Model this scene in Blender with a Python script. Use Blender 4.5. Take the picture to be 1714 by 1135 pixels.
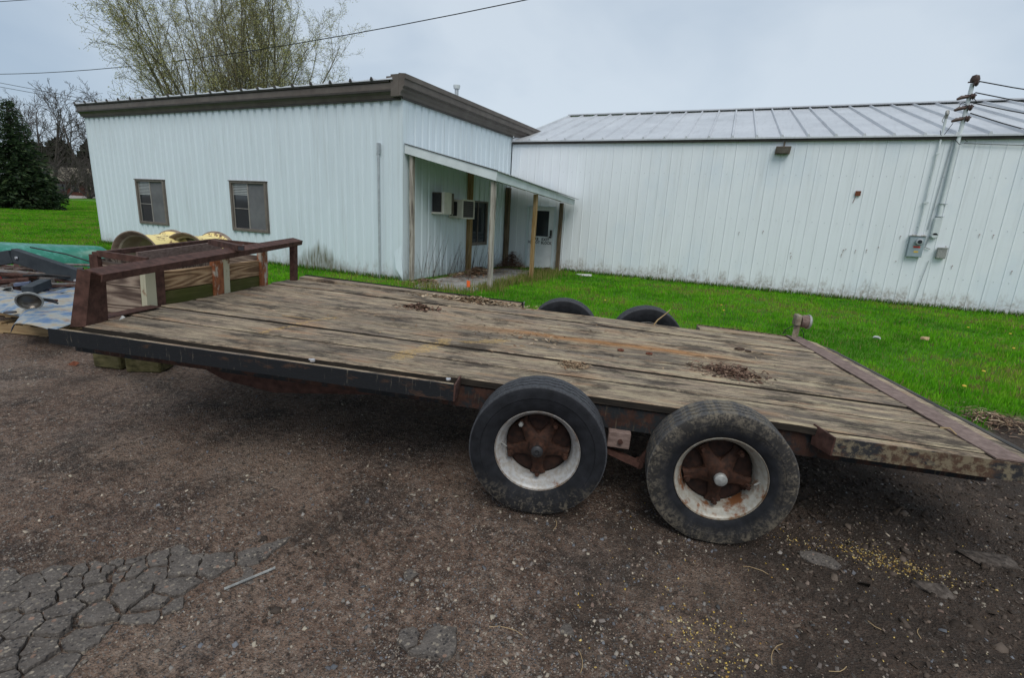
import bpy, bmesh, math, random
import numpy as np
from mathutils import Vector, Matrix, noise
random.seed(7); RNG = np.random.default_rng(7)
for _o in list(bpy.data.objects): bpy.data.objects.remove(_o)
SC = bpy.context.scene; COL = SC.collection
R = math.radians

# ------------------------------------------------------------------ camera, sky, sun, exposure
cd = bpy.data.cameras.new('camera'); cam = bpy.data.objects.new('camera', cd); COL.objects.link(cam)
cd.sensor_width = 36; cd.sensor_fit = 'HORIZONTAL'; cd.lens = 36 * 850.33 / 1714
cd.clip_start = .05; cd.clip_end = 2000
_pitch, _roll, _yaw = .2420, .0521, -.4416
fw = Vector((math.sin(_yaw) * math.cos(_pitch), math.cos(_yaw) * math.cos(_pitch), -math.sin(_pitch)))
rt = Vector((math.cos(_yaw), -math.sin(_yaw), 0)); up = rt.cross(fw)
r2 = rt * math.cos(_roll) + up * math.sin(_roll); u2 = -rt * math.sin(_roll) + up * math.cos(_roll)
M = Matrix((r2, u2, -fw)).transposed().to_4x4(); M.translation = Vector((0, 0, 1.569))
cam.matrix_world = M; SC.camera = cam

W = bpy.data.worlds.new('World'); SC.world = W; W.use_nodes = True
SUN_DIR = Vector((.45, -.70, 1.10)).normalized()
def world():
    nt = W.node_tree; N = nt.nodes; N.clear(); Lk = nt.links.new
    out = N.new('ShaderNodeOutputWorld'); bg = N.new('ShaderNodeBackground'); Lk(bg.outputs[0], out.inputs[0])
    bg.inputs[1].default_value = .1
    sky = N.new('ShaderNodeTexSky'); sky.sky_type = 'NISHITA'; sky.sun_disc = False
    sky.sun_elevation = math.asin(SUN_DIR.z); sky.sun_rotation = math.atan2(SUN_DIR.x, SUN_DIR.y)
    tc = N.new('ShaderNodeTexCoord'); mp = N.new('ShaderNodeMapping'); mp.inputs['Scale'].default_value = (1, 1, 2.2)
    mp.inputs['Location'].default_value = (.35, .1, .2)
    Lk(tc.outputs['Generated'], mp.inputs[0])
    n1 = N.new('ShaderNodeTexNoise'); n1.inputs['Scale'].default_value = 1.5; n1.inputs['Detail'].default_value = 5; n1.inputs['Roughness'].default_value = .5
    n1.inputs['Distortion'].default_value = .3
    Lk(mp.outputs[0], n1.inputs['Vector'])
    cr = N.new('ShaderNodeValToRGB'); e = cr.color_ramp.elements
    e[0].position = .33; e[0].color = (3.3, 4.1, 5.05, 1); e[1].position = .62; e[1].color = (5.2, 5.85, 6.5, 1)
    Lk(n1.outputs[0], cr.inputs[0])
    mx = N.new('ShaderNodeMix'); mx.data_type = 'RGBA'; mx.inputs[0].default_value = .88
    Lk(sky.outputs[0], mx.inputs[6]); Lk(cr.outputs[0], mx.inputs[7]); Lk(mx.outputs[2], bg.inputs[0])
world()
sd = bpy.data.lights.new('sun', 'SUN'); sd.energy = 1.5; sd.angle = R(35); sd.color = (1, .97, .92)
sun = bpy.data.objects.new('sun', sd); COL.objects.link(sun); sun.rotation_euler = SUN_DIR.to_track_quat('Z', 'Y').to_euler()
SC.view_settings.view_transform = 'Standard'; SC.view_settings.look = 'None'
SC.view_settings.exposure = 0.35; SC.view_settings.gamma = 1; SC.view_settings.use_curve_mapping = False

# ------------------------------------------------------------------ material helper
class Mat:
    def __init__(s, name, rough=.8, metal=0, spec=.3):
        s.m = bpy.data.materials.new(name); s.m.use_nodes = True; s.nt = s.m.node_tree
        s.b = s.nt.nodes['Principled BSDF']; s.b.inputs['Roughness'].default_value = rough
        s.b.inputs['Metallic'].default_value = metal; s.b.inputs['Specular IOR Level'].default_value = spec
        s._tc = None
    def n(s, t): return s.nt.nodes.new(t)
    def l(s, a, b): s.nt.links.new(a, b)
    def co(s, kind='Object', scale=(1, 1, 1), loc=(0, 0, 0), rot=(0, 0, 0), rand=False):
        if kind == 'World': src = s.n('ShaderNodeNewGeometry').outputs['Position']
        else:
            if not s._tc: s._tc = s.n('ShaderNodeTexCoord')
            src = s._tc.outputs[kind]
        if rand:
            oi = s.n('ShaderNodeObjectInfo'); vm = s.n('ShaderNodeVectorMath'); vm.operation = 'SCALE'
            cb = s.n('ShaderNodeCombineXYZ'); s.l(oi.outputs['Random'], cb.inputs[0]); s.l(oi.outputs['Random'], cb.inputs[1]); s.l(oi.outputs['Random'], cb.inputs[2])
            s.l(cb.outputs[0], vm.inputs[0]); vm.inputs['Scale'].default_value = 37
            ad = s.n('ShaderNodeVectorMath'); s.l(src, ad.inputs[0]); s.l(vm.outputs[0], ad.inputs[1]); src = ad.outputs[0]
        mp = s.n('ShaderNodeMapping'); mp.inputs['Scale'].default_value = scale; mp.inputs['Location'].default_value = loc; mp.inputs['Rotation'].default_value = rot
        s.l(src, mp.inputs[0]); return mp.outputs[0]
    def noise(s, co, scale, detail=4, rough=.55, dist=0):
        n = s.n('ShaderNodeTexNoise'); n.inputs['Scale'].default_value = scale; n.inputs['Detail'].default_value = detail
        n.inputs['Roughness'].default_value = rough; n.inputs['Distortion'].default_value = dist; s.l(co, n.inputs['Vector']); return n.outputs[0]
    def voro(s, co, scale, feat='F1', out='Distance', rnd=1):
        n = s.n('ShaderNodeTexVoronoi'); n.feature = feat; n.inputs['Scale'].default_value = scale; n.inputs['Randomness'].default_value = rnd; s.l(co, n.inputs['Vector']); return n.outputs[out]
    def ramp(s, fac, stops, interp='LINEAR'):
        n = s.n('ShaderNodeValToRGB'); cr = n.color_ramp; cr.interpolation = interp
        while len(cr.elements) < len(stops): cr.elements.new(.5)
        for e, (p, c) in zip(cr.elements, stops):
            e.position = p; e.color = (c, c, c, 1) if isinstance(c, (int, float)) else (*c, 1)
        s.l(fac, n.inputs[0]); return n.outputs[0]
    def val(s, x):
        if isinstance(x, (int, float)): n = s.n('ShaderNodeValue'); n.outputs[0].default_value = x; return n.outputs[0]
        if isinstance(x, tuple): n = s.n('ShaderNodeRGB'); n.outputs[0].default_value = (*x, 1); return n.outputs[0]
        return x
    def mix(s, f, a, b, mode='MIX'):
        n = s.n('ShaderNodeMix'); n.data_type = 'RGBA'; n.blend_type = mode
        if isinstance(f, (int, float)): n.inputs[0].default_value = f
        else: s.l(f, n.inputs[0])
        for i, x in ((6, a), (7, b)):
            if isinstance(x, tuple): n.inputs[i].default_value = (*x, 1)
            else: s.l(x, n.inputs[i])
        return n.outputs[2]
    def math(s, op, a, b=0.):
        n = s.n('ShaderNodeMath'); n.operation = op; n.use_clamp = op in ('MULTIPLY', 'ADD', 'SUBTRACT') and False
        for i, x in ((0, a), (1, b)):
            if isinstance(x, (int, float)): n.inputs[i].default_value = x
            else: s.l(x, n.inputs[i])
        return n.outputs[0]
    def xyz(s, co):
        n = s.n('ShaderNodeSeparateXYZ'); s.l(co, n.inputs[0]); return n.outputs
    def attr(s, name, out='Color'):
        n = s.n('ShaderNodeAttribute'); n.attribute_name = name; return n.outputs[out]
    def rnd(s): return s.n('ShaderNodeObjectInfo').outputs['Random']
    def maprange(s, v, a, b, c=0., d=1.):
        n = s.n('ShaderNodeMapRange'); s.l(v, n.inputs[0])
        for i, x in zip((1, 2, 3, 4), (a, b, c, d)): n.inputs[i].default_value = x
        return n.outputs[0]
    def color(s, c):
        if isinstance(c, tuple): s.b.inputs['Base Color'].default_value = (*c, 1)
        else: s.l(c, s.b.inputs['Base Color'])
    def rough(s, c): s.l(c, s.b.inputs['Roughness'])
    def bump(s, h, strength=.5, dist=.01):
        n = s.n('ShaderNodeBump'); n.inputs['Strength'].default_value = strength; n.inputs['Distance'].default_value = dist
        s.l(h, n.inputs['Height']); s.l(n.outputs[0], s.b.inputs['Normal'])

def mottled(name, cols, scale=6, rough=.8, metal=0, spec=.3, bump=0, bscale=60, kind='Object', sc=(1, 1, 1), detail=6, lo=.35, hi=.65, rand=True):
    m = Mat(name, rough, metal, spec); c = m.co(kind, sc, rand=rand)
    f = m.noise(c, scale, detail, .62)
    k = len(cols); m.color(m.ramp(f, [(lo + (hi - lo) * i / max(1, k - 1), cols[i]) for i in range(k)]))
    if bump: m.bump(m.noise(c, bscale, 4, .6), .6, bump)
    return m.m

MT = {}
def deck_wood():
    m = Mat('weathered_deck_wood', .9, 0, .15)
    c = m.co('Object')
    g = m.noise(m.co('Object', (5, 48, 48), rand=True), 1.4, 12, .74, .35)
    g2 = m.noise(m.co('Object', (7, 130, 130), rand=True), 1.3, 8, .7)
    spk = m.noise(m.co('Object', (45, 95, 95), rand=True), 1.5, 6, .75)
    base = m.ramp(g, [(.30, (.035, .028, .024)), (.41, (.115, .093, .073)), (.50, (.235, .185, .135)), (.60, (.37, .30, .215)), (.72, (.56, .47, .34))])
    tone = m.noise(m.co('Object', (.7, 3.5, 1), rand=True), 2.2, 7, .62)
    base = m.mix(m.ramp(tone, [(.47, 0), (.60, .75)]), base, (.115, .098, .084))
    x = m.xyz(c)
    tail = m.maprange(x[0], -3.4, -.8)
    pal = m.noise(m.co('Object', (1.1, 9, 1), rand=True), 1.7, 8, .68)
    base = m.mix(m.math('MULTIPLY', m.ramp(pal, [(.48, 0), (.58, .85)]), m.math('ADD', m.math('MULTIPLY', tail, .6), .30)), base, (.43, .36, .245))
    warm = m.noise(m.co('Object', (1.2, 4, 1)), 1.8, 8, .68)
    base = m.mix(m.ramp(warm, [(.52, 0), (.64, .6)]), base, (.30, .185, .115))
    dirt = m.noise(m.co('Object', (1.6, 2.6, 1), loc=(3, 5, 0)), 3.1, 9, .75)
    base = m.mix(m.ramp(dirt, [(.52, 0), (.62, .75)]), base, (.25, .19, .145))
    pk = m.noise(m.co('Object', (2.2, 4, 1), loc=(8, 1, 0)), 2.4, 8, .72)
    base = m.mix(m.ramp(pk, [(.62, 0), (.68, .75)]), base, (.50, .39, .29))
    blot = m.noise(m.co('Object', (1.2, 2.4, 1), loc=(13, 5, 0)), 2.1, 9, .72)
    base = m.mix(m.ramp(blot, [(.51, 0), (.60, .80)]), base, (.040, .033, .028))
    w = m.noise(m.co('Object', (1.2, 1.2, 1)), 1.5, 4)
    yy = m.math('ABSOLUTE', m.math('SUBTRACT', x[1], m.math('ADD', m.math('MULTIPLY', w, .25), 1.28)))
    band = m.math('MULTIPLY', m.maprange(yy, .13, .02), m.math('MULTIPLY', m.maprange(x[0], -3.0, -2.3), m.maprange(x[0], -.7, -1.2)))
    base = m.mix(m.math('MULTIPLY', band, .7), base, (.36, .18, .075))
    # two drips of old orange-yellow paint across the middle boards
    for x0, x1, y0, y1, sl in ((-3.02, -2.90, .30, .92, .30), (-2.72, -2.55, .86, 1.10, .9), (-3.95, -3.90, .45, 1.15, .22)):
        xx = m.math('SUBTRACT', m.math('ADD', x[0], m.math('MULTIPLY', m.math('SUBTRACT', dirt, .5), .35)), m.math('ADD', (x0 + x1) / 2, m.math('MULTIPLY', m.math('SUBTRACT', x[1], (y0 + y1) / 2), sl)))
        f = m.math('MULTIPLY', m.maprange(m.math('ABSOLUTE', xx), (x1 - x0) / 2, 0), m.math('MULTIPLY', m.maprange(x[1], y0 - .02, y0 + .05), m.maprange(x[1], y1 + .02, y1 - .05)))
        f = m.math('MULTIPLY', m.ramp(f, [(.05, 0), (.4, 1)]), m.ramp(spk, [(.44, 0), (.60, .75)])); base = m.mix(f, base, (.50, .33, .12))
    base = m.mix(m.ramp(spk, [(.30, .75), (.44, 0)]), base, (.05, .04, .033)); base = m.mix(m.ramp(spk, [(.60, 0), (.74, .55)]), base, (.50, .43, .34))
    base = m.mix(m.ramp(g2, [(.36, .85), (.45, 0)]), base, (.030, .024, .020))
    ck = m.noise(m.co('Object', (1.6, 42, 42), rand=True, loc=(4, 4, 4)), 1.0, 5, .6)
    cke = m.ramp(ck, [(.335, 1), (.365, 0)])
    base = m.mix(cke, base, (.008, .006, .005))
    hs = m.n('ShaderNodeHueSaturation'); m.l(base, hs.inputs['Color']); m.l(m.maprange(m.rnd(), 0, 1, .98, 1.30), hs.inputs['Value']); hs.inputs['Saturation'].default_value = 1.06
    m.color(hs.outputs[0])
    h = m.math('SUBTRACT', m.math('ADD', m.math('MULTIPLY', g, .6), m.math('ADD', m.math('MULTIPLY', g2, .55), m.math('MULTIPLY', spk, .3))), m.math('MULTIPLY', cke, 1.2))
    m.bump(h, 1.0, .007); return m.m
MT['deck'] = deck_wood(); MT['plankside'] = mottled('gap_shade_damp_plank_side', [(.012, .010, .008), (.035, .027, .02)], 6, .95, sc=(1, 8, 8))  # plankside: damp wood, coloured near-black to stand in for shade in the gaps

def rusty(name, rust=((.06, .022, .012), (.13, .045, .025)), paint=None, amt=.5, rough=.8, sc=(1, 1, 1), scale=7, dirt=None, damt=.5, dsc=(3, 3, 25)):
    m = Mat(name, rough, 0, .3); c = m.co('Object', sc, rand=True)
    f = m.noise(c, scale, 8, .65)
    col = m.ramp(m.noise(c, scale * 3, 6, .6), [(.35, rust[0]), (.65, rust[1])])
    if paint is not None:
        col = m.mix(m.ramp(f, [(amt - .03, 0), (amt + .03, 1)]), col, paint)
    if dirt is not None:
        d = m.noise(m.co('Object', dsc, rand=True), 3, 7, .7)
        col = m.mix(m.ramp(d, [(damt, 0), (damt + .12, .85)]), col, dirt)
    m.color(col); m.bump(m.math('ADD', f, m.noise(c, scale * 12, 4, .6)), .6, .002); return m.m
MT['rust'] = rusty('dark_rusty_steel', ((.038, .017, .012), (.095, .045, .034)), sc=(1, 1, 1))
MT['rust_l'] = rusty('pinkish_rusty_steel', ((.13, .088, .075), (.23, .165, .140)), sc=(1.2, 1.2, 3))
MT['rail'] = rusty('black_painted_side_rail', ((.030, .018, .013), (.055, .030, .02)), (.009, .010, .012), .38, .7, (1, 3, 3), 5, (.15, .13, .10), .60, (30, 4, 3))
MT['railmud'] = rusty('mud_splashed_side_rail', ((.05, .028, .018), (.09, .05, .03)), (.022, .022, .024), .5, .8, (1, 3, 3), 5, (.19, .155, .10), .46, (9, 9, 9))
MT['beam'] = rusty('rusty_frame_channel', ((.022, .011, .008), (.060, .026, .017)), (.014, .016, .018), .50, .8, (1, 3, 1), 6, (.085, .066, .045), .56, (22, 4, 2.5))
MT['stake_y'] = rusty('peeling_cream_paint_on_steel', ((.10, .035, .015), (.22, .09, .035)), (.42, .40, .29), .42, .6, (1, 1, .5), 9)
MT['stake_o'] = rusty('orange_rust_stake', ((.16, .05, .02), (.32, .12, .05)), (.40, .36, .30), .56, .7, (1, 1, .5), 9)
def boxwood(name, cols, green=0, sc=(9, .8, 9)):
    m = Mat(name, .8); c = m.co('Object', sc, rand=True); n0 = m.noise(c, .9, 2, .4); rings = m.math('ADD', m.math('MULTIPLY', m.math('SINE', m.math('MULTIPLY', n0, 75)), .5), .5)
    n = m.noise(m.co('Object', tuple(k * 4 for k in sc), rand=True), 2.0, 8, .65); f = m.math('ADD', m.math('MULTIPLY', rings, .38), m.math('MULTIPLY', n, .62))
    col = m.ramp(f, [(.28, cols[0]), (.5, cols[1]), (.72, cols[2])])
    st = m.noise(m.co('Object', (4, 4, 4), rand=True), 1.2, 6, .7); col = m.mix(m.ramp(st, [(.45, 0), (.7, .6)]), col, tuple(k * .35 for k in cols[1]))
    if green:
        g = m.noise(m.co('Object', (1, 1, 1)), 6, 6, .6); col = m.mix(m.ramp(g, [(.25, .5), (.6, green)]), col, (.055, .062, .008))
    m.color(col); m.bump(f, .5, .004); return m.m
MT['board'] = boxwood('brown_box_board', ((.13, .07, .035), (.30, .19, .105), (.42, .29, .17)))
MT['board_g'] = boxwood('grey_brown_box_board', ((.07, .045, .035), (.21, .155, .12), (.33, .26, .20)), 0, (.8, 9, 9))
MT['moss'] = boxwood('mossy_board', ((.04, .03, .012), (.09, .07, .03), (.13, .10, .05)), .9)
def rubber(name, mud):
    m = Mat(name, .7, 0, .2); c = m.co('Object'); x = m.xyz(c)
    rad = m.math('SQRT', m.math('ADD', m.math('POWER', x[0], 2), m.math('POWER', x[2], 2)))
    cv = m.n('ShaderNodeCombineXYZ'); m.l(m.math('MULTIPLY', m.math('DIVIDE', x[0], rad), 6.5), cv.inputs[0]); m.l(m.math('MULTIPLY', m.math('DIVIDE', x[2], rad), 6.5), cv.inputs[1]); m.l(m.math('MULTIPLY', rad, 13), cv.inputs[2])
    n = m.math('ADD', m.math('MULTIPLY', m.noise(cv.outputs[0], 1.3, 9, .75), .75), m.math('MULTIPLY', m.noise(cv.outputs[0], .35, 4, .6), .25))
    base = m.ramp(m.noise(c, 14, 5), [(.3, (.007, .0075, .009)), (.7, (.019, .020, .024))])
    fine = m.noise(c, 70, 5, .7)
    ring = m.maprange(rad, .25, .33) if mud > .5 else m.maprange(m.math('ADD', rad, m.math('MULTIPLY', x[2], -.9)), .40, .62)
    f = m.math('MULTIPLY', m.ramp(m.math('ADD', n, m.math('MULTIPLY', fine, .5)), [(.72 if mud > .5 else .76, 0), (.84, .85)]), ring)
    f = m.math('ADD', f, m.math('MULTIPLY', ring, .16 if mud > .5 else .06))
    base = m.mix(m.math('MULTIPLY', m.maprange(rad, .3385, .3415), m.ramp(fine, [(.35, .4), (.6, 1)])), base, (.062, .064, .070)); m.color(m.mix(f, base, (.150, .128, .098)))
    pass; an = m.math('ARCTAN2', x[2], x[0]); tick = m.math('MULTIPLY', m.math('GREATER_THAN', m.math('SINE', m.math('MULTIPLY', an, 110)), .3), m.math('GREATER_THAN', m.math('SINE', m.math('MULTIPLY', an, 26)), .55))
    tick = m.math('MULTIPLY', tick, m.math('MULTIPLY', m.math('GREATER_THAN', rad, .305), m.math('LESS_THAN', rad, .328)))
    rg_ = m.math('MULTIPLY', m.math('GREATER_THAN', rad, .262), m.math('LESS_THAN', rad, .266))
    m.bump(m.math('ADD', m.math('ADD', m.math('MULTIPLY', fine, .6), m.math('MULTIPLY', n, .6)), m.math('ADD', m.math('MULTIPLY', tick, 1.2), rg_)), .6, .004); return m.m
MT['tyre'] = rubber('black_tyre_rubber', .3); MT['tyremud'] = rubber('muddy_tyre_rubber', .9)
def rimpaint(name, rustamt, base):
    m = Mat(name, .45, .15, .4); c = m.co('Object', rand=True); x = m.xyz(m.co('Object'))
    n = m.noise(c, 11, 8, .68); low = m.maprange(x[2], .15, -.2)
    f = m.ramp(m.math('ADD', n, m.math('MULTIPLY', low, rustamt)), [(.60, 0), (.70, 1)])
    r2 = m.noise(c, 40, 6, .7); lip = m.ramp(r2, [(.42, 0), (.6, .5)])
    col = m.mix(lip, base, (.24, .19, .13)); col = m.mix(f, col, (.17, .07, .03))
    rd = m.math('SQRT', m.math('ADD', m.math('POWER', x[0], 2), m.math('POWER', x[2], 2)))
    for r0_, w0_ in ((.2135, .0035), (.1935, .0022), (.1815, .002)):
        ln_ = m.math('MULTIPLY', m.maprange(m.math('ABSOLUTE', m.math('SUBTRACT', rd, r0_)), w0_, 0), m.ramp(m.noise(c, 22, 5, .7), [(.38, .15), (.55, 1)])); col = m.mix(m.math('MULTIPLY', ln_, .8), col, (.15, .085, .04)); m.color(col); m.bump(n, .4, .002); return m.m
MT['rim1'] = rimpaint('pale_grey_rim_paint', .0, (.40, .40, .395)); MT['rim2'] = rimpaint('dirty_rusted_rim_paint', .13, (.36, .35, .31))
MT['hub'] = rusty('brown_rusty_hub_casting', ((.018, .008, .005), (.055, .022, .012)), scale=14)
MT['drum'] = rusty('dark_brake_drum', ((.010, .005, .004), (.038, .016, .010)), scale=10)
MT['blackmetal'] = mottled('black_greasy_metal', [(.012, .012, .013), (.035, .034, .036)], 8, .5)
MT['greymetal'] = mottled('dull_grey_metal', [(.22, .22, .21), (.38, .38, .36)], 30, .5, .3)
MT['galv'] = mottled('galvanised_steel', [(.33, .36, .38), (.43, .46, .48)], 9, .5, .3)
MT['bolt'] = mottled('bright_bolt_steel', [(.5, .5, .52), (.7, .7, .72)], 30, .35, .6)

def siding(name, base, zlo, moss=None, grime=.5, streak=.3, tint=None):
    m = Mat(name, .45, 0, .4); p = m.co('World'); x = m.xyz(p)
    n = m.noise(m.co('World', (1, 1, .35)), 1.3, 6, .6)
    col = m.mix(m.ramp(n, [(.35, 0), (.7, .5)]), base, tuple(min(1, b * 1.10) for b in base))
    if tint: col = m.mix(m.ramp(m.noise(m.co('World', (1, 1, .6), loc=(5, 2, 1)), .9, 5, .6), [(.50, 0), (.66, .5)]), col, tint)
    # runs of dirt down the sheets
    st = m.noise(m.co('World', (14, 14, .5)), 1.0, 6, .65)
    col = m.mix(m.math('MULTIPLY', m.ramp(st, [(.52, 0), (.72, 1)]), streak), col, (.24, .24, .21))
    # grime along the foot
    gh = m.noise(m.co('World', (3.5, 3.5, 1.2)), 1.2, 7, .7)
    lim = m.math('ADD', m.math('MULTIPLY', gh, 1.5), zlo - .45)
    f = m.math('MULTIPLY', m.maprange(m.math('SUBTRACT', lim, x[2]), -.10, .22), grime)
    sp = m.noise(m.co('World', (6, 6, 5)), 2.0, 8, .75)
    f = m.math('MULTIPLY', f, m.ramp(sp, [(.38, .05), (.62, 1)]))
    col = m.mix(f, col, (.22, .175, .13))
    if moss:
        xc, wd, ht = moss
        dx = m.math('DIVIDE', m.math('SUBTRACT', x[0], xc), wd); g = m.math('POWER', 2.718, m.math('MULTIPLY', m.math('MULTIPLY', dx, dx), -1))
        lim = m.math('MULTIPLY', g, m.math('MULTIPLY', m.math('ADD', m.noise(m.co('World', (8, 8, .3)), 1.2, 4, .6), .15), ht * 1.5))
        f = m.math('MULTIPLY', m.maprange(m.math('SUBTRACT', m.math('ADD', lim, zlo + .12), x[2]), -.08, .25), m.ramp(m.noise(m.co('World', (9, 9, 1.2)), 1.5, 6, .7), [(.36, .25), (.6, .95)]))
        col = m.mix(f, col, (.085, .072, .020))
    m.color(col); m.bump(m.noise(m.co('World', (1, 1, .3)), 3, 3), .15, .01); return m.m
MT['office'] = siding('pale_blue_office_siding', (.60, .675, .715), -.22, (-10.75, .75, .62), .55, .22)
MT['officeside'] = siding('office_side_siding', (.60, .675, .715), -.22, None, .6, .3)
MT['shed'] = siding('chalky_white_shed_siding', (.71, .745, .775), -.18, None, .85, .16, (.62, .69, .76))
MT['white'] = mottled('white_painted_steel', [(.50, .54, .55), (.64, .68, .69)], 2, .45)
MT['fascia'] = mottled('brown_grey_fascia', [(.095, .078, .065), (.135, .115, .098)], 3, .5)
MT['fasciad'] = mottled('dark_fascia_trim', [(.035, .03, .026), (.06, .052, .045)], 3, .55)
def roofmat():
    m = Mat('galvalume_roof', .42, .25, .5); n = m.noise(m.co('World', (1, 1, 1)), .8, 6, .65); f = m.noise(m.co('World', (6, .6, 1)), 2, 6, .7)
    col = m.ramp(n, [(.3, (.46, .475, .495)), (.7, (.60, .615, .635))]); col = m.mix(m.ramp(f, [(.5, 0), (.75, .3)]), col, (.24, .23, .23))
    m.color(col); m.bump(n, .1, .02); return m.m
MT['roof'] = roofmat()
MT['postw'] = mottled('weathered_grey_post', [(.12, .10, .085), (.30, .27, .23), (.42, .39, .34)], 3, .85, sc=(8, 8, .6), bump=.003, bscale=20)
MT['posty'] = mottled('tan_treated_post', [(.17, .10, .03), (.26, .17, .075), (.33, .235, .13)], 3, .85, sc=(8, 8, .6), bump=.003, bscale=20)
MT['postb'] = mottled('brown_treated_post', [(.055, .042, .028), (.12, .088, .055), (.20, .15, .10)], 3, .85, sc=(8, 8, .6), bump=.003, bscale=20)
def glassm(name, c, r=.06):
    m = Mat(name, r, 0, .6); n = m.noise(m.co('Object'), 2.5, 3); m.color(m.mix(n, c, tuple(k * 1.5 for k in c)))
    m.bump(m.noise(m.co('Object'), 1.5, 2), .05, .01); return m.m
MT['glass'] = glassm('dark_window_glass', (.02, .024, .028)); MT['screen'] = mottled('window_insect_screen', [(.10, .10, .105), (.14, .14, .145)], 3, .7)
MT['blind'] = mottled('pale_window_blind', [(.30, .31, .31), (.38, .39, .39)], 3, .7)
MT['winframe'] = mottled('bronze_window_frame', [(.12, .10, .085), (.17, .145, .125)], 6, .5)
MT['winframel'] = mottled('light_window_sash', [(.22, .20, .18), (.30, .28, .26)], 6, .5)
MT['doorw'] = mottled('dirty_white_door', [(.62, .64, .66), (.76, .78, .80)], 2, .5)
MT['acw'] = mottled('beige_casing', [(.56, .52, .45), (.68, .64, .57)], 4, .6)
MT['acb'] = mottled('brown_casing', [(.08, .065, .05), (.13, .105, .08)], 4, .6)
MT['acd'] = mottled('dark_grille', [(.02, .018, .02), (.05, .045, .05)], 30, .6)
MT['concrete'] = mottled('grey_concrete', [(.17, .16, .145), (.28, .265, .245), (.36, .345, .32)], 2.2, .9, bump=.002, bscale=40, kind='World')
MT['metergrey'] = mottled('grey_meter_enamel', [(.24, .30, .33), (.31, .37, .40)], 3, .5)
MT['red'] = mottled('red_sticker', [(.42, .03, .02), (.55, .05, .03)], 9, .5); MT['yellow'] = mottled('yellow_sticker', [(.6, .38, .04), (.7, .45, .06)], 9, .5)
MT['redpaint'] = mottled('red_painted_metal', [(.16, .012, .012), (.36, .035, .03)], 12, .5)
MT['letter'] = mottled('black_stencil_paint', [(.012, .012, .013), (.02, .02, .022)], 5, .6)
MT['porcelain'] = mottled('brown_porcelain', [(.035, .02, .016), (.09, .055, .045)], 8, .4)
MT['cable'] = mottled('black_cable', [(.015, .015, .016), (.03, .03, .031)], 8, .6)
MT['rustplate'] = mottled('rusty_plate', [(.10, .028, .012), (.18, .06, .03)], 30, .8)
MT['canoe'] = None
def canoem():
    m = Mat('scuffed_green_canoe', .38, 0, .5); n = m.noise(m.co('Object', (1, 4, 4)), 3, 8, .7)
    col = m.mix(m.ramp(n, [(.5, 0), (.68, .7)]), (.012, .155, .105), (.11, .32, .28)); m.color(col); return m.m
MT['canoe'] = canoem()
def fenderm():
    m = Mat('blue_paint_worn_to_tan', .55, .1, .4); c = m.co('World')
    n = m.noise(c, 4.5, 8, .68); n2 = m.noise(m.co('World', loc=(3, 1, 0)), 6, 8, .7)
    col = m.ramp(n, [(.38, (.060, .13, .27)), (.46, (.16, .22, .29)), (.52, (.30, .31, .30)), (.62, (.33, .27, .18))])
    col = m.mix(m.ramp(n2, [(.56, 0), (.66, .8)]), col, (.24, .12, .05)); m.color(col); return m.m
MT['fender'] = fenderm()
MT['bluebar'] = mottled('dull_blue_steel', [(.08, .10, .16), (.14, .16, .22)], 6, .6)
MT['slate'] = mottled('dark_slate_paint', [(.022, .028, .034), (.04, .048, .055)], 6, .6)
MT['scrap'] = rusty('brown_scrap_steel', ((.045, .028, .022), (.12, .085, .07)), (.10, .09, .085), .55)
MT['scrapl'] = rusty('grey_scrap_steel', ((.10, .075, .06), (.20, .165, .14)), (.16, .15, .145), .5)
MT['pallet'] = mottled('new_pallet_wood', [(.22, .14, .07), (.38, .27, .14)], 3, .8, sc=(1, 8, 8), bump=.002)
MT['blockw'] = mottled('mossy_block_wood', [(.035, .03, .012), (.085, .075, .03), (.12, .10, .05)], 4, .9, sc=(1, 6, 6), bump=.004, bscale=20)
def yrim():
    m = Mat('peeling_yellow_paint', .55, 0, .4); n = m.noise(m.co('Object', rand=True), 7, 8, .7)
    col = m.mix(m.ramp(n, [(.53, 0), (.58, 1)]), (.80, .65, .28), (.15, .075, .045)); m.color(col); return m.m
MT['yrim'] = yrim(); MT['yrimin'] = mottled('grey_tan_rim_inside', [(.24, .205, .15), (.40, .36, .28)], 4, .6); MT['yriml'] = mottled('brown_rim_lip', [(.14, .10, .075), (.26, .20, .15)], 9, .6)
MT['lampglass'] = mottled('dull_lamp_reflector', [(.10, .085, .07), (.22, .20, .17)], 3, .25, .6)
MT['orange'] = mottled('orange_flag', [(.75, .12, .03), (.85, .16, .04)], 5, .6)
MT['litter'] = mottled('white_litter', [(.42, .42, .41), (.58, .58, .56)], 9, .7)
MT['straw'] = mottled('dry_straw', [(.30, .20, .10), (.45, .33, .18)], 20, .85)

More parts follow.
